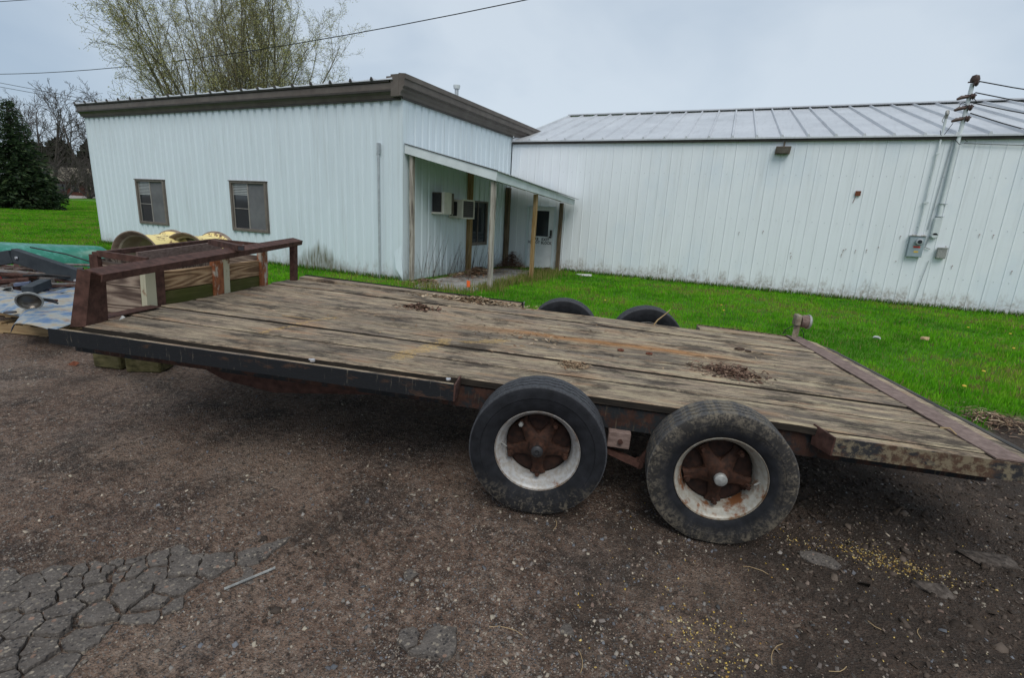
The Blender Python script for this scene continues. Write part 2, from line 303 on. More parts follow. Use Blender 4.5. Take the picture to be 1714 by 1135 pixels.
def attrmat(name, rough=.8, spec=.2, trans=0, bump=0):
    m = Mat(name, rough, 0, spec); m.color(m.attr('tint'))
    if trans:
        tr = m.n('ShaderNodeBsdfTranslucent'); m.l(m.attr('tint'), tr.inputs[0]); mx = m.n('ShaderNodeMixShader'); mx.inputs[0].default_value = trans
        out = m.nt.nodes['Material Output']; m.l(m.b.outputs[0], mx.inputs[1]); m.l(tr.outputs[0], mx.inputs[2]); m.l(mx.outputs[0], out.inputs[0])
    if bump: m.bump(m.noise(m.co('World'), 160, 3), .5, bump)
    return m.m
MT['grass'] = attrmat('grass_blades', .7, .1, .4); MT['stone'] = attrmat('gravel_stones', .8, .3); MT['leaf'] = attrmat('tree_leaves', .6, .2, .3)
MT['litterleaf'] = attrmat('dry_leaf_litter', .85, .2)
MT['bark'] = mottled('olive_grey_bark', [(.08, .072, .045), (.17, .15, .10)], 5, .9, sc=(1, 1, .3))
MT['barkd'] = mottled('dark_grey_bark', [(.045, .037, .033), (.085, .072, .066)], 5, .9)

# ------------------------------------------------------------------ mesh helpers
class MB:
    def __init__(s): s.v = []; s.f = []
    def add(s, vs, fs):
        o = len(s.v); s.v += [tuple(v) for v in vs]; s.f += [tuple(i + o for i in f) for f in fs]; return s
    def box(s, c, d, rot=None):
        h = [Vector(((x - .5) * d[0], (y - .5) * d[1], (z - .5) * d[2])) for z in (0, 1) for y in (0, 1) for x in (0, 1)]
        if rot is not None: h = [rot @ p for p in h]
        c = Vector(c); return s.add([p + c for p in h], [(0, 2, 3, 1), (4, 5, 7, 6), (0, 1, 5, 4), (2, 6, 7, 3), (0, 4, 6, 2), (1, 3, 7, 5)])
    def mm(s, a, b): return s.box([(a[i] + b[i]) / 2 for i in range(3)], [abs(b[i] - a[i]) for i in range(3)])
    def hexa(s, p): return s.add(p, [(0, 3, 2, 1), (4, 5, 6, 7), (0, 1, 5, 4), (1, 2, 6, 5), (2, 3, 7, 6), (3, 0, 4, 7)])
    def bar(s, a, b, w, h, upv=(0, 0, 1)):
        a = Vector(a); b = Vector(b); d = (b - a).normalized(); sd = d.cross(Vector(upv)); sd = sd.normalized() if sd.length > 1e-4 else Vector((1, 0, 0)); un = sd.cross(d)
        p = []
        for q in (a, b):
            for i, j in ((-1, -1), (1, -1), (1, 1), (-1, 1)): p.append(q + sd * (i * w / 2) + un * (j * h / 2))
        return s.add(p, [(0, 1, 2, 3), (7, 6, 5, 4), (0, 4, 5, 1), (1, 5, 6, 2), (2, 6, 7, 3), (3, 7, 4, 0)])
    def angle(s, a, b, w, h, t=.008, upv=(0, 0, 1)):      # L section: flat leg w on top, upright leg h below its one edge
        a = Vector(a); b = Vector(b); d = (b - a).normalized(); sd = d.cross(Vector(upv)).normalized(); un = sd.cross(d)
        prof = [(0, 0), (w, 0), (w, -t), (t, -t), (t, -h), (0, -h)]; p = [q + sd * x + un * z for q in (a, b) for x, z in prof]
        return s.add(p, [(0, 1, 2, 3), (0, 3, 4, 5), (9, 8, 7, 6), (11, 10, 9, 6)] + [(i, i + 6, (i + 1) % 6 + 6, (i + 1) % 6) for i in range(6)])
    def tube(s, pts, rad, k=6, cap=True):
        pts = [Vector(p) for p in pts]; n = len(pts); rad = rad if hasattr(rad, '__len__') else [rad] * n
        vs = []; fs = []; ref = Vector((.31, .17, .93))
        for i in range(n):
            d = (pts[min(n - 1, i + 1)] - pts[max(0, i - 1)]); d = d.normalized() if d.length > 1e-9 else Vector((0, 0, 1))
            a = d.cross(ref); a = a.normalized() if a.length > .05 else d.cross(Vector((1, 0, 0))).normalized(); b = d.cross(a)
            for j in range(k):
                t = 2 * math.pi * j / k; vs.append(pts[i] + (a * math.cos(t) + b * math.sin(t)) * rad[i])
        for i in range(n - 1):
            for j in range(k): fs.append((i * k + j, i * k + (j + 1) % k, (i + 1) * k + (j + 1) % k, (i + 1) * k + j))
        if cap and k > 2: fs += [tuple(range(k))[::-1], tuple((n - 1) * k + j for j in range(k))]
        return s.add(vs, fs)
    def lathe(s, prof, c=(0, 0, 0), axis='y', seg=40, close=False):   # prof: (radius, along)
        vs = []; fs = []; n = len(prof)
        for j in range(seg):
            t = 2 * math.pi * j / seg; ct, st = math.cos(t), math.sin(t)
            for r, a in prof:
                p = (r * ct, a, r * st) if axis == 'y' else ((r * ct, r * st, a) if axis == 'z' else (a, r * ct, r * st))
                vs.append((p[0] + c[0], p[1] + c[1], p[2] + c[2]))
        m = n if close else n - 1
        for j in range(seg):
            for i in range(m): fs.append((j * n + i, j * n + (i + 1) % n, ((j + 1) % seg) * n + (i + 1) % n, ((j + 1) % seg) * n + i))
        return s.add(vs, fs)
    def prism(s, poly, ext):      # poly: list of 3D points, ext: vector
        n = len(poly); e = Vector(ext); a = [Vector(p) for p in poly]
        return s.add(a + [p + e for p in a], [tuple(range(n))[::-1], tuple(range(n, 2 * n))] + [(i, (i + 1) % n, (i + 1) % n + n, i + n) for i in range(n)])
    def build(s, name, mat, parent=None, smooth=False, bevel=0, shade=None):
        me = bpy.data.meshes.new(name); me.from_pydata(s.v, [], s.f); me.validate()
        bm = bmesh.new(); bm.from_mesh(me); bmesh.ops.recalc_face_normals(bm, faces=bm.faces); bm.to_mesh(me); bm.free()
        o = bpy.data.objects.new(name, me); COL.objects.link(o); me.materials.append(MT[mat] if isinstance(mat, str) else mat)
        if smooth:
            me.shade_smooth(); me.set_sharp_from_angle(angle=R(38))
        if parent is not None: o.parent = parent
        if bevel:
            b = o.modifiers.new('bevel', 'BEVEL'); b.width = bevel; b.segments = 1; b.limit_method = 'ANGLE'; b.angle_limit = R(40)
        return o
def npmesh(name, V, F, mat, parent=None, tint=None, smooth=False):
    V = np.asarray(V, np.float32); F = np.asarray(F, np.int32); k = F.shape[1]
    me = bpy.data.meshes.new(name); me.vertices.add(len(V)); me.vertices.foreach_set('co', V.ravel())
    me.loops.add(F.size); me.loops.foreach_set('vertex_index', F.ravel()); me.polygons.add(len(F))
    me.polygons.foreach_set('loop_start', np.arange(0, F.size, k, dtype=np.int32)); me.update(calc_edges=True)
    if tint is not None:
        a = me.color_attributes.new('tint', 'FLOAT_COLOR', 'POINT'); c = np.ones((len(V), 4), np.float32); c[:, :3] = tint; a.data.foreach_set('color', c.ravel())
    if smooth: me.shade_smooth()
    o = bpy.data.objects.new(name, me); COL.objects.link(o); me.materials.append(MT[mat] if isinstance(mat, str) else mat)
    if parent is not None: o.parent = parent
    return o
def tag(o, label=None, cat=None, group=None, kind=None):
    for k, v in (('label', label), ('category', cat), ('group', group), ('kind', kind)):
        if v: o[k] = v
    return o
def thing(name, label, cat, loc=(0, 0, 0), group=None, rz=0):
    o = bpy.data.objects.new(name, None); COL.objects.link(o); o.location = loc; o.rotation_euler.z = rz; o.empty_display_size = .2
    return tag(o, label, cat, group)
def copy_tree(o, parent=None):
    c = o.copy(); COL.objects.link(c); c.parent = parent
    for ch in list(o.children): copy_tree(ch, c)
    return c
def nz(x, y, s=1., o=0.): return noise.noise(Vector((x * s + o, y * s - o, o * .7)))

# ------------------------------------------------------------------ ground
def sstep(t): t = max(0., min(1., t)); return t * t * (3 - 2 * t)
def lawn_edge(x):
    b = 4.55 + .06 * (x + 2) if x < 1.6 else 4.77 + sstep((x - 1.6) / .7) * 1.35 + max(0, x - 2.3) * .2
    return b + .35 * nz(x, 0, 1.1, 3) + .15 * nz(x, 0, 4, 9)
CONTACT = [(-.89, 2.17, .045), (-.04, 2.45, .018), (-1.66, 4.70, .05), (-.90, 4.98, .05)]
def gh(x, y, fine=True):
    d = math.hypot(x, y)
    z = -.21 * sstep((y - 4.6) / 4.6)
    if d > 30: z += min(1.2, (d - 30) * .008)
    if d > 25: z += .08 * nz(x, y, .06, 4)
    if fine and d < 14:
        z += .012 * nz(x, y, .9, 1) + .008 * nz(x, y, 2.6, 2)
        if y < lawn_edge(x) + .3:
            z += .009 * nz(x, y, 7, 5) + .006 * nz(x, y, 17, 6) + .004 * nz(x, y, 43, 8)
            # tyre-lug ruts at lower middle, lumpy broken asphalt at the right
            r_ = math.exp(-(((x + 1.6) / .30) ** 2 + ((y - 1.70) / .42) ** 2)); z += r_ * .010 * math.sin((x * .5 + y * .9) * 75 + 3 * nz(x, y, 3, 7))
            q = sstep((x - .35) / .5) * sstep((4.2 - y) / .6); z += q * (.022 * nz(x, y, 5, 11) + .014 * abs(nz(x, y, 12, 12)))
    for cx, cy, h in CONTACT:
        z += h * math.exp(-((x - cx) ** 2 + (y - cy) ** 2) / .30)
    return z
def axis_lines(lo, hi, step, far, flo=None):
    a = list(np.arange(lo, hi, step)); s = step; x = hi
    while x < far: a.append(x); s *= 1.16; x += s
    a.append(far); s = step; x = lo - step
    while x > (flo or -far): a.insert(0, x); s *= 1.16; x -= s
    a.insert(0, flo or -far); return a
xs = axis_lines(-4.6, 2.8, .022, 700); ys = axis_lines(.3, 4.6, .022, 700, -300)
GV = [(x, y, gh(x, y)) for y in ys for x in xs]; nx = len(xs); ny = len(ys)
ii = np.arange(nx * ny).reshape(ny, nx); GF = np.stack([ii[:-1, :-1], ii[:-1, 1:], ii[1:, 1:], ii[1:, :-1]], -1).reshape(-1, 4)
def groundmat():
    m = Mat('gravel_yard_and_lawn_soil', .9, 0, .25); p = m.co('World')
    big = m.noise(p, .9, 6, .6); mid = m.noise(p, 5, 9, .72); fine = m.noise(p, 55, 8, .78)
    col = m.ramp(m.math('ADD', m.math('MULTIPLY', big, .6), m.math('MULTIPLY', mid, .4)), [(.36, (.060, .037, .025)), (.46, (.150, .092, .064)), (.55, (.200, .135, .098)), (.66, (.225, .165, .125))])
    bl = m.noise(m.co('World', loc=(7, 2, 0)), 1.1, 5, .6); col = m.mix(m.ramp(bl, [(.52, 0), (.66, .5)]), col, (.115, .100, .092))
    mo = m.noise(m.co('World', loc=(1, 9, 0)), 1.7, 7, .66); col = m.mix(m.ramp(mo, [(.50, 0), (.62, .75)]), col, (.030, .020, .015))
    for sc, lo, cc in ((150, .74, (.26, .23, .20)), (95, .84, (.33, .29, .24)), (230, .66, (.23, .19, .165)), (60, .93, (.36, .34, .31)), (120, .80, (.045, .042, .045))):
        v = m.n('ShaderNodeTexVoronoi'); v.inputs['Scale'].default_value = sc; m.l(p, v.inputs['Vector'])
        sp = m.n('ShaderNodeSeparateColor'); m.l(v.outputs['Color'], sp.inputs[0])
        f = m.math('MULTIPLY', m.math('GREATER_THAN', sp.outputs[0], lo), m.math('LESS_THAN', v.outputs['Distance'], .42))
        c2 = m.mix(sp.outputs[1], cc, tuple(k * .55 for k in cc)); col = m.mix(m.math('MULTIPLY', f, .8), col, c2)
    col = m.mix(m.ramp(fine, [(.38, .8), (.5, 0)]), col, (.022, .017, .014)); lump = m.noise(p, 26, 6, .7); col = m.mix(m.ramp(lump, [(.36, .75), (.47, 0)]), col, (.026, .019, .015)); col = m.mix(m.ramp(lump, [(.54, 0), (.66, .65)]), col, (.30, .225, .175)); x_ = m.xyz(p); dk = m.math('ADD', m.math('MULTIPLY', m.noise(m.co('World', loc=(2, 4, 0)), 1.4, 6, .65), 1.3), m.math('MULTIPLY', m.maprange(x_[0], -1.5, 1.6), .55)); col = m.mix(m.ramp(dk, [(.72, 0), (1.02, .8)]), col, (.034, .025, .019))
    g = m.attr('lawn', 'Fac'); gn = m.noise(p, .5, 5, .6)
    gcol = m.ramp(gn, [(.35, (.045, .165, .004)), (.5, (.070, .215, .005)), (.65, (.115, .25, .009))])
    gf = m.noise(m.co('World', (1, 1, 1)), 22, 6, .7); gcol = m.mix(m.ramp(gf, [(.4, .55), (.56, 0)]), gcol, (.022, .045, .006))
    far = m.noise(m.co('World', (.25, 1, 1)), .35, 5, .6); gcol = m.mix(m.ramp(far, [(.45, 0), (.65, .35)]), gcol, (.09, .16, .02))
    col = m.mix(g, col, gcol); m.color(col)
    m.bump(m.math('ADD', m.math('MULTIPLY', lump, 1.2), m.math('ADD', m.math('MULTIPLY', fine, .8), m.voro(p, 110))), 1.0, .009); return m.m
ground = npmesh('ground', GV, GF, groundmat(), smooth=True); tag(ground, kind='structure')
at = ground.data.attributes.new('lawn', 'FLOAT', 'POINT')
at.data.foreach_set('value', np.array([sstep((y - lawn_edge(x)) / .35 + .5) if abs(x) < 40 else float(y > 4) for x, y, z in GV], np.float32))

# concrete walk under the canopy, far driveway
mb = MB(); pts = [(-7.05, 9.45), (-5.75, 9.95), (-5.72, 12.2), (-6.35, 14.9), (-7.45, 14.9), (-7.45, 10.6)]
mb.prism([(x, y, -.36) for x, y in pts], (0, 0, .19)); tag(mb.build('concrete_walk', 'concrete'), kind='structure')
MT['drive'] = mottled('pale_driveway', [(.30, .27, .24), (.38, .35, .32)], .5, .9, kind='World')
tag(npmesh('driveway', [(-96, 39, gh(-96, 39) + .05), (-92.5, 41.5, gh(-92, 41) + .05), (-113, 56.5, gh(-113, 56) + .05), (-170, 79, gh(-170, 79) + .06), (-178, 73, gh(-178, 73) + .06), (-125, 52, gh(-125, 52) + .05)], [(0, 1, 2, 3, 4, 5)], 'drive'), kind='structure')

# ------------------------------------------------------------------ office building
ZB = -.24
def wall_panels(parent, name, mat, p0, d, nrm, total, pitch, per, z0, z1, prof, holes=(), z1b=None):
    """ribbed sheet from p0 along d; nrm points outwards; one object per sheet of `per` ribs; holes (a0,a1,z0,z1)"""
    p0 = Vector(p0); d = Vector(d); nrm = Vector(nrm); n = int(round(total / pitch)); i = 0
    while i < n:
        j = min(n, i + per); xs_ = []
        for k in range(i, j):
            for a, off in prof: xs_.append((min(total, (k + a) * pitch), off))
        xs_.append((min(total, j * pitch - .0015), prof[0][1]))
        cuts = sorted(set([h[0] for h in holes] + [h[1] for h in holes]))
        new = []
        for (a, oa), (b, ob) in zip(xs_[:-1], xs_[1:]):
            new.append((a, oa))
            for c in cuts:
                if a < c < b: new.append((c, oa + (ob - oa) * (c - a) / (b - a)))
        new.append(xs_[-1]); mb = MB()
        for (a, oa), (b, ob) in zip(new[:-1], new[1:]):
            if b - a < 1e-5: continue
            zz = [(z0, z1)]
            for h in holes:
                if (a + b) / 2 > h[0] and (a + b) / 2 < h[1]: zz = [(z0, h[2]), (h[3], z1)]
            for za, zb in zz:
                A = p0 + d * a + nrm * oa; B = p0 + d * b + nrm * ob
                mb.add([A + Vector((0, 0, za)), B + Vector((0, 0, za)), B + Vector((0, 0, zb)), A + Vector((0, 0, zb))], [(0, 1, 2, 3)])
        me = bpy.data.meshes.new(name); me.from_pydata(mb.v, [], mb.f)
        o = bpy.data.objects.new(name, me); COL.objects.link(o); me.materials.append(MT[mat]); o.parent = parent; i = j
OFF = thing('office_building', 'pale blue ribbed metal office with brown fascia and two windows', 'building', (-14.6, 13.2, ZB))
def wp(o):  # parts keep world coordinates
    o.matrix_parent_inverse = Matrix.Translation(-Vector(o.parent.location)); return o
class _Off:   # lets builders keep world coordinates beneath a translated empty
    pass
def wfix(root):
    inv = Matrix.Translation(-Vector(root.location))
    for c in root.children: c.matrix_parent_inverse = inv
RIB = [(0, 0), (.03, -.028), (.20, -.028), (.26, 0), (.62, 0), (.64, .004), (.66, 0)]
RIB = [(0, 0), (.09, .036), (.66, .036), (.75, 0)]
wins = [(-18.80, -17.33, .655, 2.03), (-14.15, -12.68, .70, 2.07)]
X0, X1 = -21.32, -7.957
wall_panels(OFF, 'siding_panel', 'office', (X0, 10.29, 0), (1, 0, 0), (0, -1, 0), X1 - X0 - .25, .2904, 3, ZB, 4.06, RIB, [(a - X0, b - X0, c, d_) for a, b, c, d_ in wins])
RIB2 = [(0, 0), (.10, .025), (.70, .025), (.80, 0)]
wall_panels(OFF, 'siding_panel', 'officeside', (-7.985, 10.45, 0), (0, 1, 0), (1, 0, 0), 5.64, .2965, 3, ZB, 4.10, RIB2, [(13.40 - 10.45, 14.52 - 10.45, .60, 1.89)])
mb = MB(); mb.prism([(-8.245, 10.252, ZB), (-7.95, 10.252, ZB), (-7.95, 10.46, ZB), (-7.97, 10.46, ZB), (-7.97, 10.285, ZB), (-8.245, 10.285, ZB)], (0, 0, 4.30)); mb.build('corner_trim', 'office', OFF)
mb = MB(); mb.mm((-21.34, 10.25, ZB), (-21.31, 10.42, 4.06)); mb.build('corner_trim', 'office', OFF)
mb = MB()   # dark inner walls, back and far walls
mb.mm((-21.30, 10.36, ZB), (-8.06, 10.42, 4.0)); mb.mm((-8.14, 10.43, ZB), (-8.08, 16.05, 4.0)); mb.mm((-21.30, 17.9, ZB), (-8.2, 18.0, 4.1)); mb.mm((-21.34, 10.43, ZB), (-21.29, 17.9, 4.1))
mb.build('inner_wall', 'officeside', OFF)
def extr(mb, prof, a, b, out):       # prof (outward, z) swept a->b
    a = Vector(a); b = Vector(b); o = Vector(out); n = len(prof)
    P = [q + o * x + Vector((0, 0, z)) for q in (a, b) for x, z in prof]
    return mb.add(P, [tuple(range(n))[::-1], tuple(range(n, 2 * n))] + [(i, (i + 1) % n, (i + 1) % n + n, i + n) for i in range(n)])
fp = [(.0, 4.03), (.05, 4.03), (.07, 4.10), (.15, 4.16), (.15, 4.335), (.0, 4.335)]
mb = MB(); extr(mb, fp, (-21.45, 10.25, 0), (-8.15, 10.25, 0), (0, -1, 0)); mb.build('front_fascia', 'fascia', OFF)
mb = MB(); extr(mb, [(.152, 4.14), (.165, 4.15), (.165, 4.19), (.152, 4.20)], (-21.46, 10.25, 0), (-8.15, 10.25, 0), (0, -1, 0)); extr(mb, [(.14, 4.336), (.18, 4.35), (.18, 4.385), (.0, 4.395), (0, 4.336)], (-21.50, 10.25, 0), (-8.2, 10.25, 0), (0, -1, 0))
extr(mb, [(0.0, 3.99), (.045, 3.99), (.045, 4.029), (0, 4.029)], (-21.34, 10.25, 0), (-8.0, 10.25, 0), (0, -1, 0)); mb.build('gutter_trim', 'fasciad', OFF)
for k in range(21): mb = MB(); xq = -21.42 + k * .635; mb.hexa([(xq, 10.02, 4.395), (xq + .09, 10.02, 4.395), (xq + .09, 10.05, 4.395), (xq, 10.05, 4.395), (xq + .03, 10.02, 4.465), (xq + .05, 10.02, 4.465), (xq + .05, 10.05, 4.465), (xq + .03, 10.05, 4.465)]); mb.build('rib_closure', 'fasciad', OFF)
sp_ = [(0, 4.05), (.04, 4.05), (.05, 4.12), (.11, 4.17), (.11, 4.22), (.16, 4.25), (.16, 4.38), (.19, 4.40), (.19, 4.50), (0, 4.52)]
mb = MB(); extr(mb, sp_, (-7.94, 10.09, 0), (-7.94, 18.2, 0), (1, 0, 0)); mb.build('side_fascia', 'fascia', OFF)
mb = MB(); extr(mb, [(0, 4.0), (.035, 4.0), (.035, 4.049), (0, 4.049)], (-7.94, 10.2, 0), (-7.94, 16.0, 0), (1, 0, 0)); extr(mb, [(.162, 4.235), (.175, 4.235), (.175, 4.25), (.162, 4.25)], (-7.94, 10.08, 0), (-7.94, 18.2, 0), (1, 0, 0))
mb.build('gutter_trim', 'fasciad', OFF)
mb = MB(); mb.mm((-8.16, 10.085, 4.04), (-7.94, 10.25, 4.50)); mb.mm((-8.30, 10.10, 4.40), (-8.161, 10.25, 4.47)); mb.build('fascia_corner', 'fascia', OFF)
for k in range(21):       # standing-seam roof sheets
    xa = -21.42 + k * .635; xb = min(xa + .631, -7.96); mb = MB(); y0, y1 = 10.05, 18.1; z0, z1 = 4.40, 4.56
    pr_ = [(xa, 0), (xa + .02, .05), (xa + .05, .05), (xa + .07, 0), (xb, 0), (xb, -.015), (xa, -.015)]
    mb.add([(x, y0, z0 + z) for x, z in pr_] + [(x, y1, z1 + z) for x, z in pr_], [tuple(range(7))] + [(i, i + 7, (i + 1) % 7 + 7, (i + 1) % 7) for i in range(7)] + [tuple(range(7, 14))[::-1]]); mb.add([(xa + .08, y0 + .01, z0), (xb - .01, y0 + .01, z0), (xb - .02, y0 + .03, z0 + .034), (xa + .24, y0 + .03, z0 + .006)], [(0, 1, 2, 3)]); mb.build('roof_panel', 'roof', OFF)
mb = MB(); mb.tube([(-8.638, 10.205, -.2), (-8.638, 10.205, 2.82)], .028, 10); mb.mm((-8.67, 10.18, 2.80), (-8.60, 10.25, 3.05)); mb.mm((-8.69, 10.19, 2.77), (-8.63, 10.23, 2.82)); mb.build('conduit_pipe', 'galv', OFF, True)
wfix(OFF)
def screws(parent, pts, ax):
    mb = MB()
    for p in pts: mb.box(p, (.014, .006, .014) if ax == 'y' else (.006, .014, .014))
    o = mb.build('siding_screw', 'galv', parent); tag(o, kind='stuff'); o.matrix_parent_inverse = Matrix.Translation(-Vector(parent.location))
screws(OFF, [(X0 + .2904 * (k + .4), 10.258, z) for z in (1.28, 2.42) for k in range(45) if not any(a < X0 + .2904 * (k + .4) < b and c < z < d_ for a, b, c, d_ in wins)], 'y')
screws_shed = [(-7.957 + .2875 * (k + .5), 16.087, z) for z in (.55, 1.75, 2.95) for k in range(48)]
# dented bottom of the corner
mb = MB(); mb.add([(-8.26, 10.257, -.22), (-8.0, 10.257, -.22), (-7.90, 10.20, -.20), (-7.97, 10.235, .35), (-8.13, 10.20, .10), (-8.22, 10.254, .5), (-7.99, 10.256, .72)], [(0, 1, 4), (1, 2, 4), (2, 3, 4), (0, 4, 5), (4, 3, 6), (4, 6, 5)])
o = mb.build('bent_trim', 'office', OFF); o.matrix_parent_inverse = Matrix.Translation(-Vector(OFF.location))
def window(parent, x0, x1, z0, z1, y, swap):
    mb = MB(); f = .055
    mb.mm((x0 - .02, y - .055, z0 - .03), (x0 + f, y + .04, z1)); mb.mm((x1 - f, y - .055, z0 - .03), (x1 + .02, y + .04, z1))
    mb.mm((x0 + f, y - .054, z0 - .03), (x1 - f, y + .04, z0 + f)); mb.mm((x0 + f, y - .054, z1 - f), (x1 - f, y + .04, z1)); mb.mm((x0 - .04, y - .075, z1), (x1 + .04, y + .03, z1 + .025))
    w = mb.build('window', 'winframe', parent, bevel=.006); xm = (x0 + x1) / 2 - .04
    mb = MB(); mb.mm((x0 + f, y + .012, z0 + f), (xm, y + .016, z1 - f)); mb.build('pane', 'glass', w)
    mb = MB(); mb.mm((xm + .03, y - .006, z0 + f), (x1 - f, y - .003, z1 - f)); mb.build('insect_screen', 'screen', w)
    mb = MB(); mb.mm((xm, y - .02, z0 + f), (xm + .035, y + .02, z1 - f)); mb.mm((x0 + f, y - .002, z0 + f), (x0 + f + .025, y + .01, z1 - f)); zz = (z0 + z1) / 2 - .08; mb.mm((x0 + f + .025, y - .002, zz), (xm, y + .01, zz + .018)); mb.build('sash', 'winframel', w)
    mb = MB(); 
    for k in range(7 if swap else 9): mb.mm((x0 + f + .03, y + .004, z1 - f - .05 - k * .045), (xm - .01, y + .009, z1 - f - .025 - k * .045))
    mb.build('blind', 'blind', w)
    return w
for i, (a, b, c, d_) in enumerate(wins):
    w = window(OFF, a, b, c, d_, 10.27, i); w.matrix_parent_inverse = Matrix.Translation(-Vector(OFF.location))
# window in the side wall
mb = MB(); X = -7.985; y0, y1, z0, z1 = 13.40, 14.52, .60, 1.89; f = .05
mb.mm((X - .04, y0 - .02, z0 - .04), (X + .05, y0 + f, z1)); mb.mm((X - .04, y1 - f, z0 - .04), (X + .05, y1 + .02, z1)); mb.mm((X - .04, y0 + f, z0 - .04), (X + .049, y1 - f, z0 + f)); mb.mm((X - .04, y0 + f, z1 - f), (X + .049, y1 - f, z1))
w = mb.build('window', 'winframe', OFF, bevel=.006); w.matrix_parent_inverse = Matrix.Translation(-Vector(OFF.location))
mb = MB(); mb.mm((X - .01, y0 + f, z0 + f), (X - .006, y1 - f, z1 - f)); mb.build('pane', 'glass', w)
mb = MB(); mb.mm((X - .005, 13.95, z0 + f), (X + .02, 13.985, z1 - f)); mb.build('sash', 'winframe', w)
# roof vent
vt = thing('roof_vent', 'white capped metal vent pipe on the office roof', 'vent pipe', (-8.55, 13.5, 4.4))
mb = MB(); mb.lathe([(.0, .0), (.055, .0), (.055, .56), (0, .56)], axis='z', seg=16); mb.build('pipe', 'galv', vt, True)
mb = MB(); mb.lathe([(0, .56), (.085, .56), (.10, .62), (.10, .66), (0, .68)], axis='z', seg=16); mb.build('cap', 'white', vt, True)

# ------------------------------------------------------------------ white shed
SH = thing('warehouse_building', 'long white ribbed metal shed with low silvery standing seam roof', 'building', (3.3, 18.2, -.2))
prof = [(0, 0), (.04, .010), (.08, .010), (.12, 0)]
YB = 16.09
door_x0, door_x1 = -7.25, -6.27
wall_panels(SH, 'siding_panel', 'shed', (-7.957, YB, 0), (1, 0, 0), (0, -1, 0), 20.0, .2875, 3, -.24, 3.84, prof, [(door_x0 + 7.957 - .03, door_x1 + 7.957 + .03, -.3, 1.87)])
mb = MB(); mb.mm((-7.95, YB + .08, -.24), (12.0, YB + .12, 3.82)); mb.mm((12.0, YB, -.24), (12.05, 28, 3.82)); mb.mm((-7.95, 28, -.24), (12.0, 28.05, 3.82)); mb.build('inner_wall', 'shed', SH)
nr = 34; y0, y1, zr0, zr1 = 15.97, 22.0, 3.90, 5.72
def rx(i, t): return (-7.95 + .612 * i) * (1 - t) + (-8.22 + .596 * i) * t
for i in range(nr):
    mb = MB(); a0, b0, a1, b1 = rx(i, 0), rx(i + 1, 0) - .003, rx(i, 1), rx(i + 1, 1) - .003
    pr_ = [(0, 0), (.018, .06), (.05, .06), (.08, 0), (1, 0), (1, -.04), (0, -.04)]
    def X_(v, a, b): return b if v == 1 else a + v
    mb.add([(X_(x, a0, b0), y0, zr0 + z) for x, z in pr_] + [(X_(x, a1, b1), y1, zr1 + z) for x, z in pr_], [tuple(range(7))] + [(k, k + 7, (k + 1) % 7 + 7, (k + 1) % 7) for k in range(7)] + [tuple(range(7, 14))[::-1]])
    mb.build('roof_panel', 'roof', SH)
mb = MB(); mb.add([(rx(0, 1) - .02, y1, zr1 + .05), (rx(nr, 1), y1, zr1 + .05), (rx(nr, 0), y1 + 6, zr0), (rx(0, 0), y1 + 6, zr0)], [(0, 1, 2, 3)]); mb.build('back_roof', 'roof', SH)
mb = MB(); mb.mm((rx(0, 1) - .03, y1 - .16, zr1 + .02), (rx(nr, 1), y1 + .05, zr1 + .062)); mb.build('ridge_cap', 'roof', SH)
mb = MB(); mb.mm((-7.94, 16.01, 3.80), (12.8, 16.08, 3.875)); mb.build('eave_trim', 'fasciad', SH)
mb = MB(); mb.bar((-7.99, 15.95, 3.925), (rx(0, 1) - .03, 22.0, 5.76), .07, .05); mb.build('rake_trim', 'white', SH)
# door with stencilled words
mb = MB(); mb.mm((-7.19, 16.10, -.18), (-6.31, 16.14, .86)); mb.mm((-7.19, 16.10, .86), (-6.95, 16.14, 1.72)); mb.mm((-6.47, 16.10, .86), (-6.31, 16.14, 1.72)); mb.mm((-7.19, 16.10, 1.72), (-6.31, 16.14, 1.83)); dr = mb.build('door', 'doorw', SH)
mb = MB(); mb.mm((-6.95, 16.12, .86), (-6.47, 16.13, 1.72)); mb.build('pane', 'glass', dr)
mb = MB(); mb.mm((-6.95, 16.088, .84), (-6.47, 16.099, .875)); mb.mm((-6.95, 16.088, 1.71), (-6.47, 16.099, 1.74)); mb.mm((-6.97, 16.088, .84), (-6.94, 16.099, 1.74)); mb.mm((-6.48, 16.088, .84), (-6.455, 16.099, 1.74)); mb.build('pane_trim', 'doorw', dr)
mb = MB(); mb.mm((-6.41, 16.06, .90), (-6.35, 16.099, 1.10)); mb.mm((-6.43, 16.04, .84), (-6.34, 16.06, .89)); mb.build('handle', 'blackmetal', dr)
mb = MB(); mb.mm((-7.28, 16.06, -.24), (-7.20, 16.15, 1.87)); mb.mm((-6.30, 16.06, -.24), (-6.23, 16.15, 1.87)); mb.mm((-7.20, 16.06, 1.835), (-6.30, 16.15, 1.87)); mb.build('door_frame', 'officeside', SH)
wfix(SH)
def text(body, size, loc, rot, mat, name, parent, label=None, ax=1.):
    cu = bpy.data.curves.new(name, 'FONT'); cu.body = body; cu.size = size; cu.extrude = .001; cu.align_x = 'CENTER'; cu.offset = .004; cu.space_character = 1.1
    o = bpy.data.objects.new(name, cu); COL.objects.link(o); dg = bpy.context.evaluated_depsgraph_get(); me = bpy.data.meshes.new_from_object(o.evaluated_get(dg))
    bpy.data.objects.remove(o); o = bpy.data.objects.new(name, me); COL.objects.link(o); me.materials.clear(); me.materials.append(MT[mat])
    o.location = loc; o.rotation_euler = rot; o.scale = (ax, 1, 1); o.parent = parent
    return o
